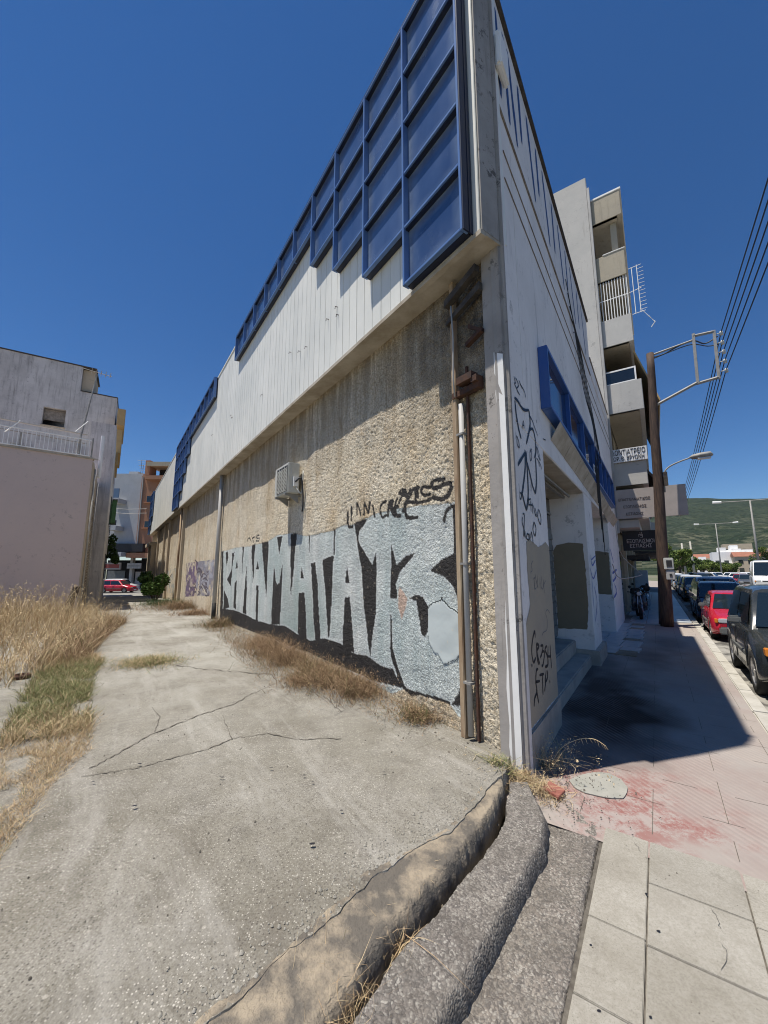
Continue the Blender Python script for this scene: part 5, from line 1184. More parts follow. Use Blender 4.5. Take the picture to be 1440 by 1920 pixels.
# ================================================================== POLE, LAMP, WIRES
PT_ = 10.83
PO = empty('utility_pole', RW(PT_, 1.08, 0), 'leaning dark wooden utility pole with a steel bracket frame at the top', 'pole')
def pp_(o, z, dt=0): return RW(PT_+dt, o, z)
N_ = 16
mb = MB(); mb.tube([pp_(1.07+.29*k/N_ + .006*math.sin(k), -.05+8.4*k/N_) for k in range(N_+1)], [.165-.065*k/N_ for k in range(N_+1)], 14); build(mb, 'post', M['wood'], PO, smooth=True)
mb = MB(); mb.tube([pp_(1.0, -.05, .25), pp_(1.10, 1.6, .12)], [.13, .12], 12); build(mb, 'stub_post', M['char'], PO, smooth=True)
def barbox(name, a, b, w, mat, par=PO, dt=0): mb = MB(); mb.tube([pp_(*a, dt), pp_(*b, dt)], w, 4); return build(mb, name, mat, par)
barbox('arm', (1.36, 8.28), (2.42, 8.42), .035, M['steel']); barbox('brace', (1.33, 6.62), (2.42, 7.08), .045, M['steel'])
barbox('frame_post', (2.46, 8.62), (2.42, 7.02), .05, M['steel']); barbox('frame_post', (2.93, 8.55), (2.90, 7.05), .05, M['steel']); barbox('frame_bar', (2.44, 8.55), (2.93, 8.52), .045, M['steel']); barbox('frame_bar', (2.42, 7.05), (2.90, 7.10), .045, M['steel'])
ins = []
for k in range(5):
    z = 8.42-k*.29; mb = MB(); mb.tube([pp_(2.95, z), pp_(3.10, z)], .012, 6); mb.tube([pp_(3.08, z-.06), pp_(3.08, z-.02), pp_(3.08, z), pp_(3.08, z+.05)], [.05, .035, .05, .03], 10); build(mb, 'insulator', M['ac'], PO, smooth=True); ins.append(z)
mb = MB(); mb.tube(smoothpts([pp_(1.36, 8.2), pp_(1.7, 8.22), pp_(2.1, 8.36), pp_(2.45, 8.4), pp_(2.7, 8.22), pp_(3.0, 8.35)], 4), .018, 6); mb.tube(smoothpts([pp_(1.4, 8.15), pp_(1.9, 8.25), pp_(2.4, 8.30), pp_(2.75, 8.12), pp_(3.0, 8.1)], 4), .014, 6); build(mb, 'service_cable', M['wire'], PO)
mx = empty('meter_box', RW(PT_-.18, 1.27, 1.3), 'pale electricity meter cabinet fixed to the wooden pole', 'meter box')
mb = MB(); mb.box(RW, PT_-.36, PT_-.19, 1.14, 1.37, 1.62, 1.95); build(mb, 'upper_case', M['ac'], mx, bevel=.015); mb = MB(); mb.box(RW, PT_-.372, PT_-.361, 1.20, 1.33, 1.70, 1.88); build(mb, 'window', M['acdark'], mx)
mb = MB(); mb.box(RW, PT_-.34, PT_-.19, 1.17, 1.38, 1.33, 1.60); build(mb, 'lower_case', M['pipe_grey'], mx, bevel=.015); mb = MB(); mb.box(RW, PT_-.352, PT_-.341, 1.25, 1.31, 1.42, 1.5); build(mb, 'latch', M['acdark'], mx)
for k in range(5):
    wm = MB(); z = ins[k]; P = []
    for j in range(25):
        s = j/24; t = -42+s*52.8; P.append(RW(t, 3.08+(1-s)*.55, z+.02 - 4*.55*s*(1-s)*.6 + (1-s)*.5))
    wm.tube(P, .013, 4); P = []
    for j in range(25): s = j/24; P.append(RW(PT_+s*42, 3.08+s*.4, z+.02-4*.5*s*(1-s)))
    wm.tube(P, .013, 4)
    tag(build(wm, 'overhead_wire', M['wire']), ['topmost', 'second from the top', 'middle', 'second from the bottom', 'lowest'][k] + ' of the five power lines strung on the pole bracket', 'wire', 'power lines over the kerb')
sl = empty('street_lamp', RW(PT_+.15, 1.3, 4.2), 'silver street lamp on a curved arm clamped to the wooden pole', 'street lamp')
mb = MB(); mb.tube(smoothpts([pp_(1.36, 3.9), pp_(1.38, 4.4), pp_(1.48, 4.62), pp_(1.75, 4.76), pp_(2.12, 4.87)], 4), .022, 8); build(mb, 'arm', M['steel'], sl, smooth=True)
mb = MB(); rr_ = []
for o, w, z, h in ((2.02, .02, 4.86, .02), (2.1, .09, 4.86, .07), (2.3, .14, 4.87, .09), (2.5, .13, 4.88, .08), (2.56, .03, 4.86, .02)): rr_.append([RW(PT_+w*math.cos(6.2832*k/12), o, z+h*math.sin(6.2832*k/12)) for k in range(13)])
mb.grid(rr_); build(mb, 'lamp_head', M['steel'], sl, smooth=True)
mb = MB(); mb.box(RW, PT_-.1, PT_+.1, 2.2, 2.5, 4.77, 4.80); build(mb, 'lens', M['lens'], sl)
mb = MB(); mb.box(RW, PT_-.1, PT_+.05, 1.36, 1.46, 4.1, 4.5); build(mb, 'junction_box', M['char'], sl)
# tall twin-arm lamps on the median
def twin(px, Yd, h, label, arm=2.6):
    r_ = ray(px, 1080); x = r_[0]/r_[1]*Yd; L0 = Vector((x, Yd, -.1)); r = empty('median_lamp', L0, label, 'street lamp', 'twin-armed lamps on the median')
    mb = MB(); mb.tube([L0, L0+Vector((0, 0, h))], [.13, .07], 8); build(mb, 'pole', M['steel'], r, smooth=True)
    for s in (-1, 1):
        d = Vector((nR[0], nR[1], 0))*s; mb = MB(); mb.tube([L0+Vector((0, 0, h)), L0+d*arm+Vector((0, 0, h+.05))], .05, 6); build(mb, 'arm', M['steel'], r)
        mb = MB(); mb.tube([L0+d*(arm-.1)+Vector((0, 0, h+.05)), L0+d*(arm+.7)+Vector((0, 0, h+.08))], [.12, .16], 8); build(mb, 'lamp_head', M['fresh'], r)
twin(1354, 75, 10.6, 'twin-armed lamp post standing in the middle of the far median'); twin(1426, 44, 9.6, 'nearer twin-armed lamp post rising behind the white van')
for px, Yd, top, lab in ((1287, 70, 6.4, 'shorter concrete pole before the trees, left of the pair'), (1303, 74, 7.0, 'taller concrete pole before the trees, right of the pair'), (1281, 88, 5.6, 'thin far pole among the trees')):
    r_ = ray(px, 1080); x = r_[0]/r_[1]*Yd; mb = MB(); mb.tube([(x, Yd, -.13), (x-.2, Yd, top)], [.2, .13], 8); tag(build(mb, 'concrete_pole', M['kerb'], smooth=True), lab, 'pole', 'bare concrete poles by the trees')
# yellow-edged median
ed = [(36, 7.4), (45, 8.0), (54, 9.2), (70, 10.6), (90, 12.2), (120, 14.2)]
mb = MB(); mb.grid([[RW(t, o-.3, -.125), RW(t, o-.3, .05), RW(t, o, .05), RW(t, o, -.125)] for t, o in ed]); md = tag(build(mb, 'median_kerb', M['kerb_y'], recalc=False), kind='structure')
mb = MB(); mb.grid([[RW(t, o, .045), RW(t, o+1.7, .045), RW(t, o+1.7, -.125)] for t, o in ed]); build(mb, 'median_top', M['kerb'], md, recalc=False)
# ================================================================== FAR RIGHT: lot, trees, houses, mountain
def crown(name, mats, C0, rx, ry, rz, n, leaf, parent, seed):
    r = np.random.default_rng(seed); k = max(6, int(n/350)); cc = r.normal(size=(k, 3)); cc /= np.linalg.norm(cc, axis=1)[:, None]; cc *= r.uniform(.35, .85, (k, 1)); cs = r.uniform(.22, .42, k)
    idx = r.integers(0, k, n); d = r.normal(size=(n, 3)); d /= np.linalg.norm(d, axis=1)[:, None]; P = cc[idx] + d*(cs[idx]*r.uniform(.6, 1.05, n))[:, None]
    P = P*np.array([rx, ry, rz]) + np.array(C0)
    a = r.normal(size=(n, 3)); a /= np.linalg.norm(a, axis=1)[:, None]; b = np.cross(a, r.normal(size=(n, 3))); b /= np.linalg.norm(b, axis=1)[:, None]
    s = (leaf*r.uniform(.6, 1.4, n))[:, None]
    V = np.stack([P-a*s, P-b*s*.5, P+a*s, P+b*s*.5], 1).reshape(-1, 3); F = np.arange(4*n).reshape(-1, 4)
    ti = np.zeros((n, 4)); ti[:, 0] = r.uniform(0, 1, n); ti[:, 1] = (r.uniform(0, 1, k)[idx] > .55)*r.uniform(.3, 1, n); ti[:, 3] = 1
    return npmesh(name, V, F, mats, parent, smooth=False, attrs={'tint': np.repeat(ti, 4, 0)})
def tree(px, Yd, h, w, label, seed, mat='foliage_far', n=2600):
    r_ = ray(px, 1080); x = r_[0]/r_[1]*Yd; r = empty('tree', (x, Yd, -.13), label, 'tree', 'trees along the far side of the road')
    mb = MB(); mb.tube([(x, Yd, -.2), (x+.1, Yd, h*.3), (x, Yd, h*.6)], [.25, .18, .06], 7)
    for k in range(4): a = k*1.6+seed; mb.tube([(x+.05, Yd, h*.28), (x+w*.25*math.cos(a), Yd+w*.25*math.sin(a), h*.6)], [.1, .04], 5)
    build(mb, 'trunk', M['bark'], r); crown('crown', M[mat], (x, Yd, h*.62), w/2, w/2, h*.40, n, .16+h*.012, r, seed)
TL = [(1262, 60, 6.2, 6, 'dark tall tree at the left, rising right beside the wooden pole'), (1275, 66, 5.4, 6, 'bushy green tree second from the wooden pole'), (1291, 80, 5.2, 7, 'broad light green tree behind the two concrete poles'), (1306, 92, 5.0, 7, 'light green tree just right of the concrete poles'),
      (1320, 100, 4.6, 7, 'round tree above the dark cars at the junction'), (1333, 86, 3.4, 5, 'small bright tree left of the median lamp post'), (1345, 90, 3.6, 6, 'small bright tree behind the median lamp post'), (1357, 95, 3.2, 5, 'low tree right of the median lamp post'),
      (1368, 90, 3.4, 6, 'low bright green tree before the white houses'), (1378, 100, 3.3, 5, 'low tree before the right part of the white houses'), (1436, 130, 9.0, 9, 'tree at the right edge beyond the white van')]
for i, (px, Yd, h, w, lb) in enumerate(TL): tree(px, Yd, h, w, lb, 20+i, n=2600 if i < 4 else 1600)
HS = [(1352, 165, 15, 5.5, 'white', 'long low white house behind the trees, left of the group'), (1372, 150, 10, 8.5, 'white', 'white three-storey house with dark balconies right of the lamp post'), (1392, 152, 11, 9.5, 'white', 'white stepped house with a stair tower'), (1404, 148, 9, 8, 'white', 'right-hand white house of the group with two balcony rows'),
      (1318, 175, 14, 7, 'cream', 'cream house with red roof far behind the trees'), (1390, 230, 13, 17, 'cream', 'reddish unfinished block on the rise above the white houses'), (1425, 140, 12, 6.5, 'roof', 'house with reddish roof just above the van'), (1440, 190, 16, 12, 'cream', 'ochre building at the right edge'), (1335, 200, 12, 8, 'cream', 'pale block under the mountain, left of the lamp post'), (1300, 180, 12, 6, 'cream', 'low pinkish house above the first trees')]
for i, (px, Yd, w, h, kind, lb) in enumerate(HS):
    r_ = ray(px, 1080); x = r_[0]/r_[1]*Yd; ux, uy = .82, -.57; r = empty('house', (x, Yd, -.13), lb, 'house', 'houses at the foot of the mountain')
    HW = lambda a, b, c: (x+ux*a-uy*b, Yd+uy*a+ux*b, c)
    mt = M['fresh'] if kind == 'white' else M['cream']; mb = MB(); mb.box(HW, -w/2, w/2, 0, 9, -.5, h); build(mb, 'wall', mt, r)
    if kind == 'white':
        mb = MB(); mb.box(HW, -w/2+1+i % 3, -w/2+3.4+i % 3, 1, 5, h, h+1.8); build(mb, 'stair_tower', mt, r)
    if kind == 'roof' or i in (4, 9):
        mb = MB(); mb.prism([HW(-w/2-.4, -.4, h), HW(-w/2-.4, 9.4, h), HW(-w/2-.4, 4.5, h+1.8)], Vector(HW(w+.8, 0, 0))-Vector(HW(0, 0, 0))); build(mb, 'roof', M['roof_t'], r)
    for f in range(int(h//2.9)):
        z = .9+f*2.9
        for k in range(int(w//2.6)):
            a = -w/2+.8+k*2.6; mb = MB(); mb.box(HW, a, a+1.3, -.06, .02, z, z+1.5); build(mb, 'window', M['glass'], r)
        if kind == 'white' and f: mb = MB(); mb.box(HW, -w/2+.5, w/2-1, -1.3, -.07, z-1.0, z-.1); build(mb, 'balcony', mt, r)
# mountain
az = np.linspace(R_(5), R_(120), 230); dd = np.concatenate([np.linspace(260, 900, 30), np.linspace(930, 4600, 90)])
A_, D_ = np.meshgrid(az, dd, indexing='ij')
ridge = np.interp(A_, [R_(5), R_(30), R_(38), R_(45), R_(60), R_(120)], [430, 455, 452, 402, 430, 380]) + 22*fbm(A_*9, A_*0, 201)
xx = D_*np.sin(A_); yy = D_*np.cos(A_)
s = np.clip((D_-260)/2900, 0, 1); hz = ridge*(s**1.7)*1.0
hz = hz*(1+.0*s) + (fbm(xx/420, yy/420, 205, 4)-.5)*190*np.clip(s*1.5, 0, 1)*(1-s*.85) + (fbm(xx/90, yy/90, 209, 3)-.5)*38*np.clip(s*3, 0, 1)*(1-.6*s)
hz = np.where(D_ > 3160, hz*np.clip(1-(D_-3160)/2300, .3, 1), hz)-1.6
V = np.stack([xx, yy, hz], -1).reshape(-1, 3)
Nm = NT('scrub_mountain'); P = Nm.pos()
c = Nm.mix(Nm.ramp(Nm.noise(P, .008, 6, .75), [(.4, 0.), (.6, 1.)]), (.020, .034, .018), (.038, .052, .028))
lowf = Nm.ramp(Nm.math('DIVIDE', Nm.sep(P)[2], 400.), [(.25, 1.), (.75, 0.)])
c = Nm.mix(Nm.math('MULTIPLY', lowf, Nm.ramp(Nm.noise(P, .012, 7, .8), [(.50, 0.), (.60, .8)])), c, (.13, .13, .085))
c = Nm.mix(Nm.ramp(Nm.vor(P, .05), [(.3, .85), (.5, 0.)]), c, (.014, .024, .012))
Nm.base(c); Nm.set(rough=.95, spec=.1); Nm.bump(Nm.noise(P, .05, 5, .7), 1., 12)
tag(npmesh('mountain', V, gridfaces(*A_.shape), Nm.m, anc=(0, 3000, 0)), kind='structure')
# ================================================================== LEFT: houses by the alley
def dirv(a): return Vector((math.sin(R_(a)), math.cos(R_(a)), 0))
PC = Vector(LW(16.4, 3.72, 0)); fd = dirv(50); fn = Vector((fd.y, -fd.x, 0))   # front face direction, outward normal
def PW(a, b, z): p = PC - fd*a + fn*b; return (p.x, p.y, z)                     # a: to the left, b: towards us
def AW(a, b, z): return LW(16.4+a, 3.72-b, z)                                  # along alley side
def onP(px, py, b=0):
    p = hit(px, py, PC+fn*b, fn); return (-(p-PC).dot(fd), p.z)
PK = empty('rendered_house', PC+Vector((0, 0, -.2)), 'low pinkish rendered house with a railed roof terrace at the left of the alley', 'house')
_, ptop = onP(178, 862)
mb = MB(); q = [PW(0, 0, -.4), PW(15, 0, -.4), PW(15, -12, -.4), AW(5.1, -.15, -.4), AW(5.1, 0, -.4)]; mb.prism(q, (0, 0, ptop+.4)); build(mb, 'wall', M['pink'], PK)
mb = MB(); mb.box(AW, .02, 5.15, .0, .05, -.5, ptop-.1); build(mb, 'alley_wall', M['cream'], PK)
for a, z0, z1 in ((1.0, .2, 2.6), (2.4, .6, 4.6), (3.8, .4, 3.2)):
    mb = MB(); mb.box(AW, a, a+1.0, .03, .08, z0, z1); s_ = build(mb, 'shutter', M['soffit'], PK); mb = MB()
    for k in range(int((z1-z0)/.12)): mb.box(AW, a+.06, a+.94, .08, .10, z0+.03+k*.12, z0+.11+k*.12)
    build(mb, 'slat', M['moulding'], s_)
for a in (.35, 3.55):
    mb = MB(); mb.tube([AW(a, .10, 0), AW(a, .10, ptop-.3)], .032, 8); build(mb, 'downpipe', M['pipe_grey'], PK, smooth=True)
mb = MB(); mb.box(PW, -.05, 15, -.3, .05, ptop, ptop+.06); build(mb, 'terrace_edge', M['soffit'], PK)
zr = onP(170, 825)[1]
mb = MB()
for z in (ptop+.12, zr): mb.box(PW, .1, 15, -.14, -.11, z, z+.035)
build(mb, 'railing', M['fresh'], PK)
bs = None
mbb = MB(); mbb.tube([(0, 0, ptop+.15), (0, 0, zr)], .011, 5)
for k in range(95):
    w = PW(.15+k*.12, -.125, 0)
    if bs is None: bs = build(mbb, 'baluster', M['fresh'], PK, anc=(0, 0, 0)); bs.location = Vector(w)-anchor(PK)
    else: inst(bs, 'baluster', w, PK)
for px, y0, y1 in ((153, 810, 862), (175, 822, 866), (40, 810, 850)):
    a, z1 = onP(px, y0, -.2); mb = MB(); mb.tube([PW(a, -.2, ptop), PW(a, -.2, z1)], .03, 6); build(mb, 'line_post', M['steel'], PK)
a0_, zc0 = onP(165, 812); a1_, zc1 = onP(2, 788)
for dz, off in ((0, -.25), (.08, -.6), (-.35, -.3)):
    mb = MB(); mb.tube([PW(a0_, off, zc0+dz), PW(a1_+4, off, zc0+dz+.1)], .018, 5); build(mb, 'clothes_line', M['wire_w'] if dz >= 0 else M['steel'], PK)
for px in (142, 8):
    a, z = onP(px, 806); mb = MB(); mb.tube([PW(a, -.25, z), PW(a-.35, -.25, z+.5)], .02, 5); build(mb, 'line_strut', M['fresh'], PK)
a0_, z0_ = onP(18, 828); a1_, z1_ = onP(110, 860)
mb = MB(); mb.prism([PW(a0_, -.3, z0_-.06), PW(a1_, -.3, ptop-.02), PW(a1_, -.3, ptop+.06), PW(a0_, -.3, z0_+.05)], fn*.08); tag(build(mb, 'plank', M['wood_pale']), 'bleached plank leaning on the roof terrace behind the white railing', 'plank')
mb = MB(); mb.prism([PW(a0_, -.35, z0_), PW(a0_+.25, -.35, ptop+.06), PW(a0_-2.6, -.35, ptop+.08), PW(a0_-2.2, -.35, ptop+.2)], fn*.05); tag(build(mb, 'plank', M['wood_pale']), 'second pale plank lying low behind the terrace railing', 'plank')
a_, zt_ = onP(188, 703, -1.2)
am = empty('mast_antenna', PW(a_, -1.2, ptop), 'thin television mast with a small aerial on the pink house terrace', 'antenna')
mb = MB(); mb.tube([PW(a_+.55, -1.2, ptop-.2), PW(a_+.1, -1.2, zt_)], [.05, .022], 6); build(mb, 'mast', M['steel'], am)
mb = MB()
for k in range(5): mb.tube([PW(a_-.35+k*.16, -1.2-.2, zt_+.05), PW(a_-.35+k*.16, -1.0, zt_+.12)], .012, 4)
mb.tube([PW(a_-.4, -1.2, zt_+.05), PW(a_+.6, -1.2, zt_+.1)], .014, 4); build(mb, 'aerial', M['steel'], am)
a_, z_ = onP(193, 822, -1); mb = MB(); mb.tube([PW(a_, -1, ptop-.5), PW(a_, -1, z_+.1)], .07, 8); build(mb, 'chimney_pipe', M['fresh'], PK)
# taller stained grey block behind
GC = Vector((-18.1, 25.2, 0)); gd = dirv(57); gn = Vector((gd.y, -gd.x, 0))
def GW(a, b, z): p = GC - gd*a + gn*b; return (p.x, p.y, z)
def onG(px, py, b=0): p = hit(px, py, GC+gn*b, gn); return (-(p-GC).dot(gd), p.z)
GB = empty('grey_building', GC, 'tall stained grey building with a stepped roofline behind the pinkish house', 'building')
GC2 = onG(220, 747); a1_, zhi = onG(165, 690); al, zl_ = onG(5, 655); ar = GC2[0]
aw0, wz1 = onG(82, 762); aw1, wz0 = onG(120, 802)
# wall pieces around the window opening
def gw(name, a0, a1, z0, z1, mt, b0=-.4, b1=0, par=None): mb = MB(); mb.box(GW, a0, a1, b0, b1, z0, z1); return build(mb, name, mt, par or GB, bevel=.004)
gw('wall', ar, aw1, -.5, GC2[1], M['greyren']); gw('wall', aw1, aw0, -.5, wz0, M['greyren']); gw('wall', aw1, aw0, wz1, GC2[1], M['greyren']); gw('wall', aw0, al+.3, -.5, GC2[1], M['greyren'])
gw('upper_wall', a1_+.25, al+.3, GC2[1], zhi, M['greyren']); gw('upper_cheek', a1_-.4, a1_+.24, GC2[1], zhi-.05, M['cream'], -3, -.3)
gw('roof_edge', a1_-.5, al+.35, zhi, zhi+.07, M['char'], -3, .05); gw('roof_edge', ar-.04, a1_+.2, GC2[1], GC2[1]+.06, M['char'], -3, .04)
gw('inner_room', aw1-.1, aw0+.1, wz0-.1, wz1+.1, M['dark'], -1.2, -.41)
sh_ = gw('window_blind', aw1+.02, aw0-.02, wz0+(wz1-wz0)*.35, wz1-.05, M['moulding'], -.3, -.25); gw('window_sill', aw1-.05, aw0+.05, wz0-.06, wz0, M['cream'], -.3, .08)
gw('back_body', ar+.0, al+.3, -.5, GC2[1]-.1, M['greyren'], -8, -.41)
# its balconies towards the alley
for py0, py1, dx in ((780, 810, 10), (818, 860, 9), (858, 880, 7), (885, 915, 5)):
    _, z1 = onG(222, py0); _, z0 = onG(222, py1); mb = MB(); b0 = LW(29.2, 2.6, z0); mb.box(lambda a, b, c: LW(a, b, c), 27.4, 32, 2.86+.06*(10-dx), 3.3, z0, z1); build(mb, 'balcony', M['awning_y'], GB, bevel=.02)
mb = MB(); mb.box(LW, 21.6, 26.9, 3.16, 4.2, -.9, 9.0); mb.box(LW, 26.91, 38, 3.16, 7, -.9, 9.0); mb.box(LW, 38.01, 44, 3.6, 12, -.9, 8); build(mb, 'alley_shade_wing', M['greyren'], GB)  # wing lengthened and hidden far block added to shade the alley end
for k in range(6):
    mb = MB(); mb.box(LW, 27.6+k*1.7, 28.5+k*1.7, 3.12, 3.16, 1.0, 2.6); build(mb, 'window', M['glass'], GB)
    mb = MB(); mb.box(LW, 27.6+k*1.7, 28.5+k*1.7, 3.12, 3.16, 4.4, 6.2); build(mb, 'window', M['glass'], GB)
ga = empty('green_awning', LW(33.6, 2.8, 3), 'faded green awning curtain hanging from a balcony in the alley', 'awning')
mb = MB(); mb.box(LW, 34.4, 35.6, 2.85, 3.15, 5.2, 7.0); build(mb, 'cloth', M['awning_g'], ga, bevel=.03)
mb = MB(); mb.box(LW, 34.3, 35.7, 2.8, 3.15, 7.01, 7.08); build(mb, 'rail', M['steel'], ga)
# ivy-like plants on the lower balcony
pr_ = empty('balcony_plants', LW(34.5, 2.9, 1.8), 'trailing green plants on a balcony along the shaded alley', 'plant'); crown('foliage', M['foliage'], LW(34.5, 2.8, 3.0), .7, 1.6, 1.3, 1500, .09, pr_, 77)
# far end: white rounded block and terracotta block
YF = 50
def FW(px, z, dy=0): r_ = ray(px, 1069); return (r_[0]/r_[1]*YF, YF+dy, z)
def fz(py): r_ = ray(235, py); return EYE+r_[2]/r_[1]*YF
def fbox(name, x0, x1, y0, y1, b0, b1, mt, par, bev=.01):
    X0_ = FW(x0, 0)[0]; X1_ = FW(x1, 0)[0]; mb = MB(); mb.box(WW, X0_, X1_, YF-b1, YF-b0, fz(y1), fz(y0)); return build(mb, name, mt, par, bevel=bev)
WB = empty('white_block', FW(230, -.8), 'bluish white apartment block closing the alley, shops below', 'building')
fbox('wall', 196, 252, 888, 1040, -8, 0, M['farwhite'], WB); fbox('ground_floor', 190, 254, 1050, 1125, -8, -1.0, M['dark'], WB)
fbox('attic', 218, 236, 882, 888, -5, -.6, M['farwhite'], WB)
fbox('slab_canopy', 200, 240, 1036, 1044, 0, 1.6, M['farwhite'], WB); fbox('dark_canopy', 208, 272, 1020, 1035, 0, .9, M['acdark'], WB)
for y0, y1 in ((920, 940), (978, 990)):
    fbox('balcony', 206, 224, y1-2, y1+6, .0, 1.5, M['farwhite'], WB); fbox('balcony_glass', 207, 223, y0, y1-3, 1.35, 1.45, simple('blue_tint_screen', (.12, .18, .27), rough=.3) if y0 < 950 else M['acdark'], WB)
x1_ = empty('shop_ac_unit', FW(215, 1.5), 'pale air conditioning unit above the shop fronts at the alley end', 'air conditioner'); fbox('casing', 210, 223, 1044, 1053, .1, .5, M['ac'], x1_)
mb = MB(); xc = FW(215, 0)[0]; mb.tube([(xc, YF-.53, (fz(1044)+fz(1053))/2), (xc, YF-.50, (fz(1044)+fz(1053))/2)], .22, 14); build(mb, 'fan', M['acdark'], x1_)
sg = empty('shop_sign', FW(205, 1), 'faded red and pale shop sign above the red hatchback', 'sign'); fbox('board', 197, 227, 1055, 1068, .0, .2, M['sign_t'], sg); fbox('stripe', 199, 225, 1058, 1065, .2, .22, simple('faded_red', (.30, .08, .07)), sg)
sg = empty('shop_sign', FW(240, 1), 'pale grey shop sign right of the red one at the alley end', 'sign'); fbox('board', 239, 265, 1056, 1066, .0, .2, M['pipe_grey'], sg); fbox('letters', 241, 263, 1060, 1062, .2, .22, M['steel'], sg)
fbox('shutter', 193, 226, 1070, 1112, -.95, -.9, M['shutter'], WB, 0); fbox('shutter', 246, 264, 1072, 1112, -.95, -.9, M['greyren'], WB, 0); fbox('column', 239, 244, 1045, 1115, -.9, -.4, M['conc'], WB)
OB = empty('terracotta_building', FW(280, -.8), 'terracotta apartment building with dark top-floor veranda at the end of the alley', 'building')
fbox('wall', 252.5, 330, 893, 1036, -9, .3, M['orange'], OB); fbox('top_floor', 270, 330, 876, 892, -9, -1.5, M['dark'], OB); fbox('roof', 262, 332, 868, 876, -9, .6, M['conc_tan'], OB); fbox('chimney', 259, 268, 865, 892, -1, .5, M['orange'], OB)
fbox('ground_floor', 254.5, 330, 1046, 1125, -8, -1.0, M['dark'], OB); fbox('lintel', 241, 330, 1037, 1046, -.5, .8, M['orange'], OB); fbox('downpipe', 255, 257, 895, 1034, .3, .45, M['pipe_grey'], OB); fbox('balcony_band', 268, 330, 896, 903, .3, 1.4, M['orange'], OB)
for y0 in (931, 978):
    w = fbox('window', 266, 274, y0, y0+11, .3, .34, M['glass'], OB, 0); fbox('sill', 262, 275, y0+12, y0+14, .3, .55, M['orange'], w)
ra = empty('roof_aerials', FW(238, fz(888)), 'cluster of television aerials on the white block roof', 'antenna')
mb = MB()
for px, y1 in ((237, 858), (241, 868), (252, 860)):
    b_ = FW(px, fz(890), 1); t_ = (b_[0], b_[1], fz(y1)); mb.tube([b_, t_], .035, 4)
    for k in range(4): z = fz(y1)-.1-k*.35; mb.tube([(b_[0]-.55+.1*k, b_[1], z), (b_[0]+.55-.1*k, b_[1], z)], .02, 4)
build(mb, 'mast', M['steel'], ra)
for i, (py, lb) in enumerate(((953, 'upper pale cable strung across the alley end'), (961, 'lower pale cable strung across the alley end'))):
    p0 = hit(205, py, (0, 40, 0), (0, 1)); p1 = hit(275, py+1, (0, 40, 0), (0, 1)); mb = MB(); mb.tube([p0, (p0+p1)/2-Vector((0, 0, .08)), p1], .02, 4); tag(build(mb, 'cable', M['wire_w']), lb, 'cable', 'cables across the alley')

# ================================================================== PLANTS
def blades(P, hmin, hmax, width, lean, name, mat, parent=None, green=.0, seed=1, heads=0, kinky=.35, hs_=.008):
    """P (n,3) root points; curved tapering blades"""
    r = np.random.default_rng(seed); n = len(P); h = r.uniform(hmin, hmax, n)*r.uniform(.6, 1, n); a = r.uniform(0, 6.283, n)
    L_ = r.normal(0, lean, (n, 2)); d = np.stack([np.cos(a), np.sin(a)], -1)*(width*r.uniform(.6, 1.3, n))[:, None]*.5
    segs = [0, .4, .75, 1.0]; wd = [1, .85, .55, .08]; V = []
    k2 = r.normal(0, kinky*lean, (n, 2))
    for s, w in zip(segs, wd):
        c = P + np.concatenate([(L_*s**1.7+k2*s*(1-s)*2)*h[:, None], (h*s*(1-.25*np.hypot(*L_.T)*s))[:, None]], 1)
        e = np.concatenate([d*w, np.zeros((n, 1))], 1); V += [c-e, c+e]
    V = np.stack(V, 1); base = np.arange(n)[:, None]*8
    F = np.concatenate([base+np.array([0, 1, 3, 2]), base+np.array([2, 3, 5, 4]), base+np.array([4, 5, 7, 6])]); V = V.reshape(-1, 3)
    t = np.zeros((n, 4)); t[:, 0] = r.uniform(0, 1, n); t[:, 1] = (r.uniform(0, 1, n) < green)*r.uniform(.5, 1, n) if np.isscalar(green) else (r.uniform(0, 1, n) < green)*r.uniform(.5, 1, n); t[:, 3] = 1
    ti = np.repeat(t, 8, 0)
    if heads:
        m = r.choice(n, int(n*heads), replace=False); tip = V.reshape(n, 8, 3)[m, 6]; q = []; 
        for j in range(7):
            c = tip + np.stack([r.normal(0, .012, len(m)), r.normal(0, .012, len(m)), -.010*j+.02*r.uniform(0, 1, len(m))], -1); s = hs_
            dd_ = r.normal(size=(len(m), 3))*s; ee = r.normal(size=(len(m), 3))*s*.5; q.append(np.stack([c-dd_, c-ee, c+dd_, c+ee], 1).reshape(-1, 3))
        q = np.concatenate(q); b0 = len(V); V = np.concatenate([V, q]); F = np.concatenate([F, b0+np.arange(len(q)).reshape(-1, 4)]); tt_ = np.zeros((len(q), 4)); tt_[:, 0] = .2; tt_[:, 3] = 1; ti = np.concatenate([ti, tt_])
    return npmesh(name, V, F, mat, parent, smooth=False, attrs={'tint': ti})
def scat(n, tf, of, r, zoff=0):
    pass
GR = np.random.default_rng(99)
def region(poly, n, clump=.0):
    """random slab points inside a (t, off) polygon"""
    p = np.array(poly); lo, hi = p.min(0), p.max(0); T_ = GR.uniform(lo[0], hi[0], n*3); O__ = GR.uniform(lo[1], hi[1], n*3)
    k = inpoly(T_, O__, poly)
    if clump: k &= fbm(T_*3.1, O__*3.1, 301) > clump
    T_, O__ = T_[k][:n], O__[k][:n]; z = slab_z(T_)
    return np.stack([CX+dL[0]*T_+nL[0]*O__, CY+dL[1]*T_+nL[1]*O__, z-.01], -1), T_, O__
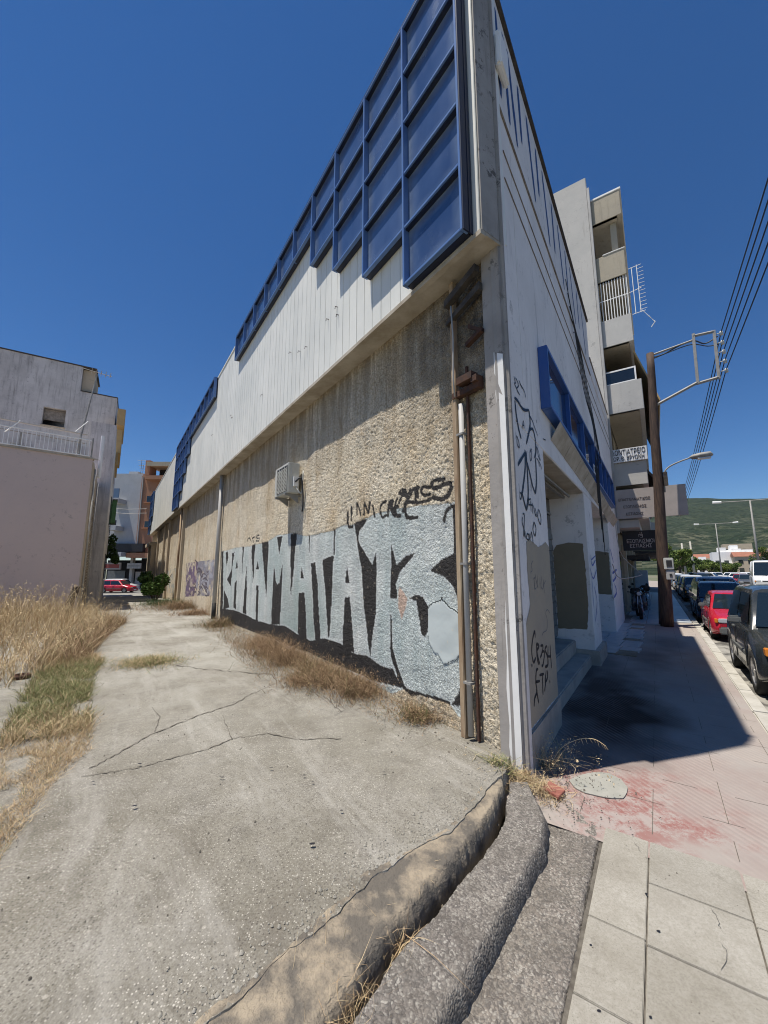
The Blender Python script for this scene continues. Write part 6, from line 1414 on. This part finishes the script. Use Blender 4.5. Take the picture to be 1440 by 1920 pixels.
# tall dry grass, left
P, T_, O__ = region([(5.2, 3.2), (7, 2.95), (9, 2.75), (11.5, 2.35), (13.5, 2.7), (15.8, 3.6), (15.8, 8.5), (4.6, 8.5), (4.4, 4.6)], 16000, .42)
tag(blades(P, .25, .8, .007, .5, 'dry_grass', M['grass_dry'], green=.06, seed=3, heads=.2), kind='stuff')
P, T_, O__ = region([(5.5, 4.2), (8, 3.8), (12, 3.2), (15, 4.0), (15.5, 8.5), (5.0, 8.5)], 3800, .35)
tag(blades(P, .7, 1.35, .008, .28, 'tall_straw', M['grass_dry'], green=.0, seed=23, heads=.6, kinky=.5, hs_=.009), kind='stuff')
P, T_, O__ = region([(6.0, 3.0), (9, 2.7), (11.5, 2.3), (12.5, 2.7), (9, 3.4), (6.2, 3.6)], 9000, .2)
tag(blades(P, .12, .38, .007, .8, 'dry_grass', M['weed'], green=.1, seed=4), kind='stuff')
# green-brown strip between slab and waste ground
P, T_, O__ = region([(6.6, 2.9), (6.0, 2.75), (5.0, 2.85), (3.8, 2.85), (2.9, 2.8), (2.2, 2.78), (1.6, 3.0), (1.0, 3.1), (.5, 3.25), (.5, 3.7), (1.6, 3.45), (2.2, 3.4), (3.2, 3.45), (4.4, 3.5), (5.4, 3.5), (6.6, 3.4)], 22000, .33)
g = np.clip((T_-2.4)/1.2, 0, 1)*np.clip((6.4-T_)/1.0, 0.1, 1)*.85
hh = T_ > 2.6
for kk, (ms, h0, h1, w_) in enumerate(((hh, .05, .20, .005), (~hh, .02, .11, .0032))):
    tag(blades(P[ms], h0, h1, w_, .7, 'verge_grass', M['grass_dry'], green=g[ms], seed=5+kk, kinky=.8), kind='stuff')
P, T_, O__ = region([(.4, 3.2), (1.2, 3.05), (2.4, 2.85), (2.4, 3.4), (1.0, 3.6), (.4, 3.8)], 6000, .25)
tag(blades(P, .02, .08, .0028, .9, 'verge_grass', M['grass_dry'], green=.12, seed=15), kind='stuff')
def tuft(c, n, r0, hmin, hmax, label, mat='grass_dry', green=.3, lean=.9, seed=1, w=.005, heads=0, name='grass_tuft', cat='grass', squash=1., z=None, cf=None):
    a = GR.uniform(0, 6.283, n); rr = r0*np.minimum(np.abs(GR.normal(0, .62, n)), 1.7)*(.6+.8*fbm(a*1.5+seed, a*0+seed, seed)); t = c[0]+rr*np.cos(a)*squash*1.25; o = np.maximum(c[1]+rr*np.sin(a), .03 if cf is None else -9)
    f = cf or LW; X_ = np.array([f(x, y, 0)[:2] for x, y in zip(t, o)]); zz_ = slab_z(t) if z is None else np.full(n, z)
    return tag(blades(np.column_stack([X_, zz_-.005]), hmin, hmax, w, lean, name, M[mat], green=green, seed=seed, heads=heads, hs_=.0045, kinky=.8), label, cat)
tuft((5.45, 2.15), 4200, .46, .04, .17, 'low round tuft of green and straw grass alone in the middle of the slab', green=.55, seed=31, squash=.8, lean=1.1, w=.0045)
# weeds along the foot of the graffiti wall
WG = [(1.15, .14, .16, 1500, .06, .22, .45, 'low green and straw weeds at the wall foot next to the rusty pipes'), (2.2, .22, .26, 3200, .10, .34, .05, 'reddish dry weed clump below the gap before the number'), (2.75, .30, .26, 3000, .10, .36, .15, 'brown weed clump under the last letter before the number'),
      (3.3, .28, .26, 2600, .1, .34, .3, 'greenish brown weed clump below the middle letters'), (3.0, .62, .24, 1700, .04, .16, .0, 'flat straw-coloured weeds spilling onto the slab'), (4.1, .32, .34, 3000, .1, .42, .05, 'tall russet weed clump under the middle letters'), (4.9, .35, .36, 3000, .12, .46, .02, 'tallest russet weed clump against the wall foot'),
      (5.8, .28, .3, 2200, .1, .34, .04, 'russet weed clump under the early letters'), (9.2, .3, .4, 1800, .1, .36, .35, 'weed clump just before the grey downpipe'), (12.6, .35, .6, 2400, .08, .28, .0, 'orange dry grass just past the grey downpipe'), (15.2, .5, 1.0, 3600, .15, .5, .15, 'brownish scrub along the wall before the far bush'), (17.6, .8, .9, 3600, .12, .4, .9, 'bright green low scrub in front of the far bush')]
for i, (t, o, r0, n, h0, h1, gn_, lb) in enumerate(WG):
    x = tuft((t, o), int(n*.5), r0, h0, h1*1.1, lb, mat='weed' if gn_ < .5 else 'foliage' if gn_ > .8 else 'grass_dry', green=gn_, lean=.75, seed=40+i, w=.0046 if t < 8 else .009, name='weed_clump', cat='weeds', heads=.35 if t < 8 else 0); x['group'] = 'weeds at the foot of the alley wall'
P, T_, O__ = region([(.8, .03), (9.5, .03), (9.5, .7), (6.2, .75), (4.5, .95), (3.2, 1.0), (2.2, .7), (1.0, .35)], 2600, .38)
tag(blades(P, .05, .34, .004, .9, 'stray_stalks', M['weed'], green=.25, seed=71, heads=.3, kinky=.9, hs_=.005), kind='stuff')
# leafy bush by the far wall
bu = empty('leafy_bush', LW(21.5, .9, -.1), 'leafy dark green bush growing against the far part of the alley wall', 'bush')
mb = MB()
for k in range(9): a = k*.7; mb.tube([LW(21.5, .8, -.1), LW(21.5+.5*math.cos(a), .8+.4*math.sin(a), .7), LW(21.5+.9*math.cos(a), .8+.7*math.sin(a), 1.4)], [.03, .02, .01], 5)
build(mb, 'stem', M['bark'], bu); crown('foliage', M['foliage'], LW(21.5, .9, .75), .95, 1.25, 1.0, 2600, .12, bu, 55)
# straw around the pillar foot and in the gaps of the steps
tuft((-.05, .12), 700, .16, .03, .12, 'straw tuft in the crack left of the corner pillar foot', green=.1, seed=61, lean=1.0, z=.05, w=.004)
tuft((.10, .20), 260, .07, .05, .15, 'small green weed at the foot of the roughcast beside the pillar', green=.8, seed=62, z=.1, w=.006)
tuft((-.08, .16), 500, .13, .02, .08, 'dry straw scattered right of the pillar foot on the pavement edge', green=.0, seed=63, z=.005, w=.004, lean=1.4, cf=RW)
tuft((.32, .08), 170, .16, .08, .34, 'wispy dry stalks against the shaded base of the street front', green=.15, seed=64, z=.0, w=.003, lean=.8, cf=RW, heads=.8)
x_, y_ = G(740, 1770, .05); t_, o_ = toL(x_, y_); tuft((t_, o_), 90, .05, .06, .20, 'dry straw tuft growing from the dark gap between the steps', green=.0, seed=65, z=.02, w=.003, lean=.7)
x_, y_ = G(640, 1880, .05); t_, o_ = toL(x_, y_); tuft((t_, o_), 260, .13, .06, .22, 'thin straw stalks in the gap nearest the bottom of the picture', green=.0, seed=66, z=.02, w=.0028, lean=.7)
pts = np.array([G(p[0]+GR.uniform(-7, 7), p[1]+GR.uniform(-9, 9), .12)+(.10,) for p in [(905-.83*k, 1480+1.1*k) for k in range(0, 160)] for _ in range(4)])
tag(blades(pts, .01, .05, .003, 1.3, 'straw_in_crack', M['grass_dry'], seed=67), kind='stuff')
# one long oat stalk bending over the shaded pavement
mb = MB(); P = smoothpts([RW(.30, .10, 0), RW(.36, .18, .14), RW(.42, .30, .22), RW(.46, .42, .24), RW(.48, .50, .20)], 4); mb.tube(P, .0022, 4)
for k in range(10): q = Vector(P[-1-k % 8]); mb.tube([q, q+Vector((.012+.004*(k % 3), .0, -.03-.006*(k % 4)))], [.003, .001], 3)
tag(build(mb, 'oat_stalk', M['grass_dry']), 'single long oat stalk arching over the shaded pavement by the pillar', 'grass')
# brown stump / stake and debris by the pink house, clay ring on the waste ground
p = hit(132, 1105, (0, 12.6, 0), (0, 1)); mb = MB(); mb.tube([(p.x-.05, 12.6, .0), (p.x, 12.6, .5), (p.x+.12, 12.65, .95), (p.x+.16, 12.6, 1.1)], [.14, .12, .10, .06], 7); mb.tube([(p.x-.5, 12.5, .1), (p.x, 12.6, .6)], [.04, .05], 5); mb.tube([(p.x+.1, 12.6, .8), (p.x+.32, 12.6, 1.12)], [.04, .02], 5)
tag(build(mb, 'tree_stump', M['bark']), 'dark broken tree stump leaning in the tall dry grass', 'stump')
mb = MB(); rr_ = []
x_, y_ = G(39, 1277, .1)
for q, z in ((.085, .0), (.10, .0), (.105, .03), (.095, .055), (.07, .055), (.07, .0)): rr_.append([(x_+q*math.cos(6.2832*k/20), y_+q*math.sin(6.2832*k/20), .135+z) for k in range(21)])
mb.grid(rr_); tag(build(mb, 'clay_ring', M['rust'], smooth=True), 'small rusty brown ring lying on the bare concrete at the left edge', 'ring')
mb = MB()
for k in range(9):
    x = x_+.1+.4*random.random(); y = y_+.5+.3*random.random(); mb.tube([(x, y, .15), (x+random.uniform(-.2, .2), y+random.uniform(-.1, .1), .17)], .012, 4)
tag(build(mb, 'twigs', M['char']), 'dark twigs lying behind the rusty ring', 'twigs')

# loose grit, pebbles and dead leaves lying about
def grit(poly_pts, n, smin, smax, name, mat, zf, seed):
    r = np.random.default_rng(seed); V = []; F = []
    for k in range(n):
        x, y = poly_pts(r); z = zf(x, y); s = r.uniform(smin, smax)*(.5+r.uniform(0, 1)**3); a = r.uniform(0, 6.28); h = s*r.uniform(.4, .8); b0 = len(V)
        V += [(x+s*math.cos(a+q*1.257)*r.uniform(.7, 1.2), y+s*math.sin(a+q*1.257)*r.uniform(.7, 1.2), z-.002) for q in range(5)] + [(x+s*.5*math.cos(a+q*1.257), y+s*.5*math.sin(a+q*1.257), z+h) for q in range(5)]
        F += [(b0+q, b0+(q+1) % 5, b0+5+(q+1) % 5, b0+5+q) for q in range(5)] + [(b0+5, b0+6, b0+7, b0+8)]
    o = npmesh(name, V, F, mat, smooth=False); return tag(o, kind='stuff')
def sz(x, y):
    t, o = toL(x, y); return float(slab_z(t)) + (float(fbm(t*1.3, o*1.3, 3))-.5)*.014*min(max((t-float(np.interp(o, EO, ET)))/.3, 0), 1) + .004
def near_edge(r):
    o = r.uniform(0, 2.6); t = float(slab_edge(o)) + abs(r.normal(0, .12)) + .02; return LW(t, o, 0)[:2]
grit(near_edge, 700, .002, .009, 'grit', M['tile'], sz, 501)
grit(lambda r: LW(r.uniform(.3, 9), abs(r.normal(.1, .28))+.04, 0)[:2], 900, .002, .010, 'grit', M['ledge'], sz, 502)
grit(lambda r: LW(r.uniform(0, 7)**1.0, r.uniform(.2, 3.2), 0)[:2], 700, .0015, .006, 'grit', M['crack'], sz, 503)
grit(lambda r: RW(r.normal(.0, .28), abs(r.normal(0, .3))+.04, 0)[:2], 500, .002, .007, 'grit', M['crack'], lambda x, y: .012, 504)
def gap_pt(r):
    k = r.uniform(0, 1); x, y = G(np.interp(k, [0, .35, .6, 1], [938, 856, 750, 600]) + r.normal(0, 6), np.interp(k, [0, .35, .6, 1], [1490, 1622, 1752, 1950]), .05); return (x, y)
grit(gap_pt, 260, .003, .012, 'grit', M['ledge'], lambda x, y: .0, 505)
grit(lambda r: RW(r.uniform(-2.2, -.3), r.uniform(.56, 1.7), 0)[:2], 160, .0012, .004, 'grit', M['crack'], lambda x, y: .005, 506)

# aerial haze between here and the mountain
mb = MB(); mb.box(WW, -5700, 5700, -1700, 5800, -2.4, 640)
hz_ = build(mb, 'haze', None); hm = bpy.data.materials.new('haze_air'); hm.use_nodes = True; hn = hm.node_tree; hn.nodes.clear()
ho = hn.nodes.new('ShaderNodeOutputMaterial'); hv = hn.nodes.new('ShaderNodeVolumePrincipled'); hv.inputs['Color'].default_value = (.80, .88, 1, 1); hv.inputs['Density'].default_value = 2.6e-5; hv.inputs['Anisotropy'].default_value = .2
hn.links.new(hv.outputs[0], ho.inputs['Volume']); hz_.data.materials.append(hm); tag(hz_, kind='stuff')
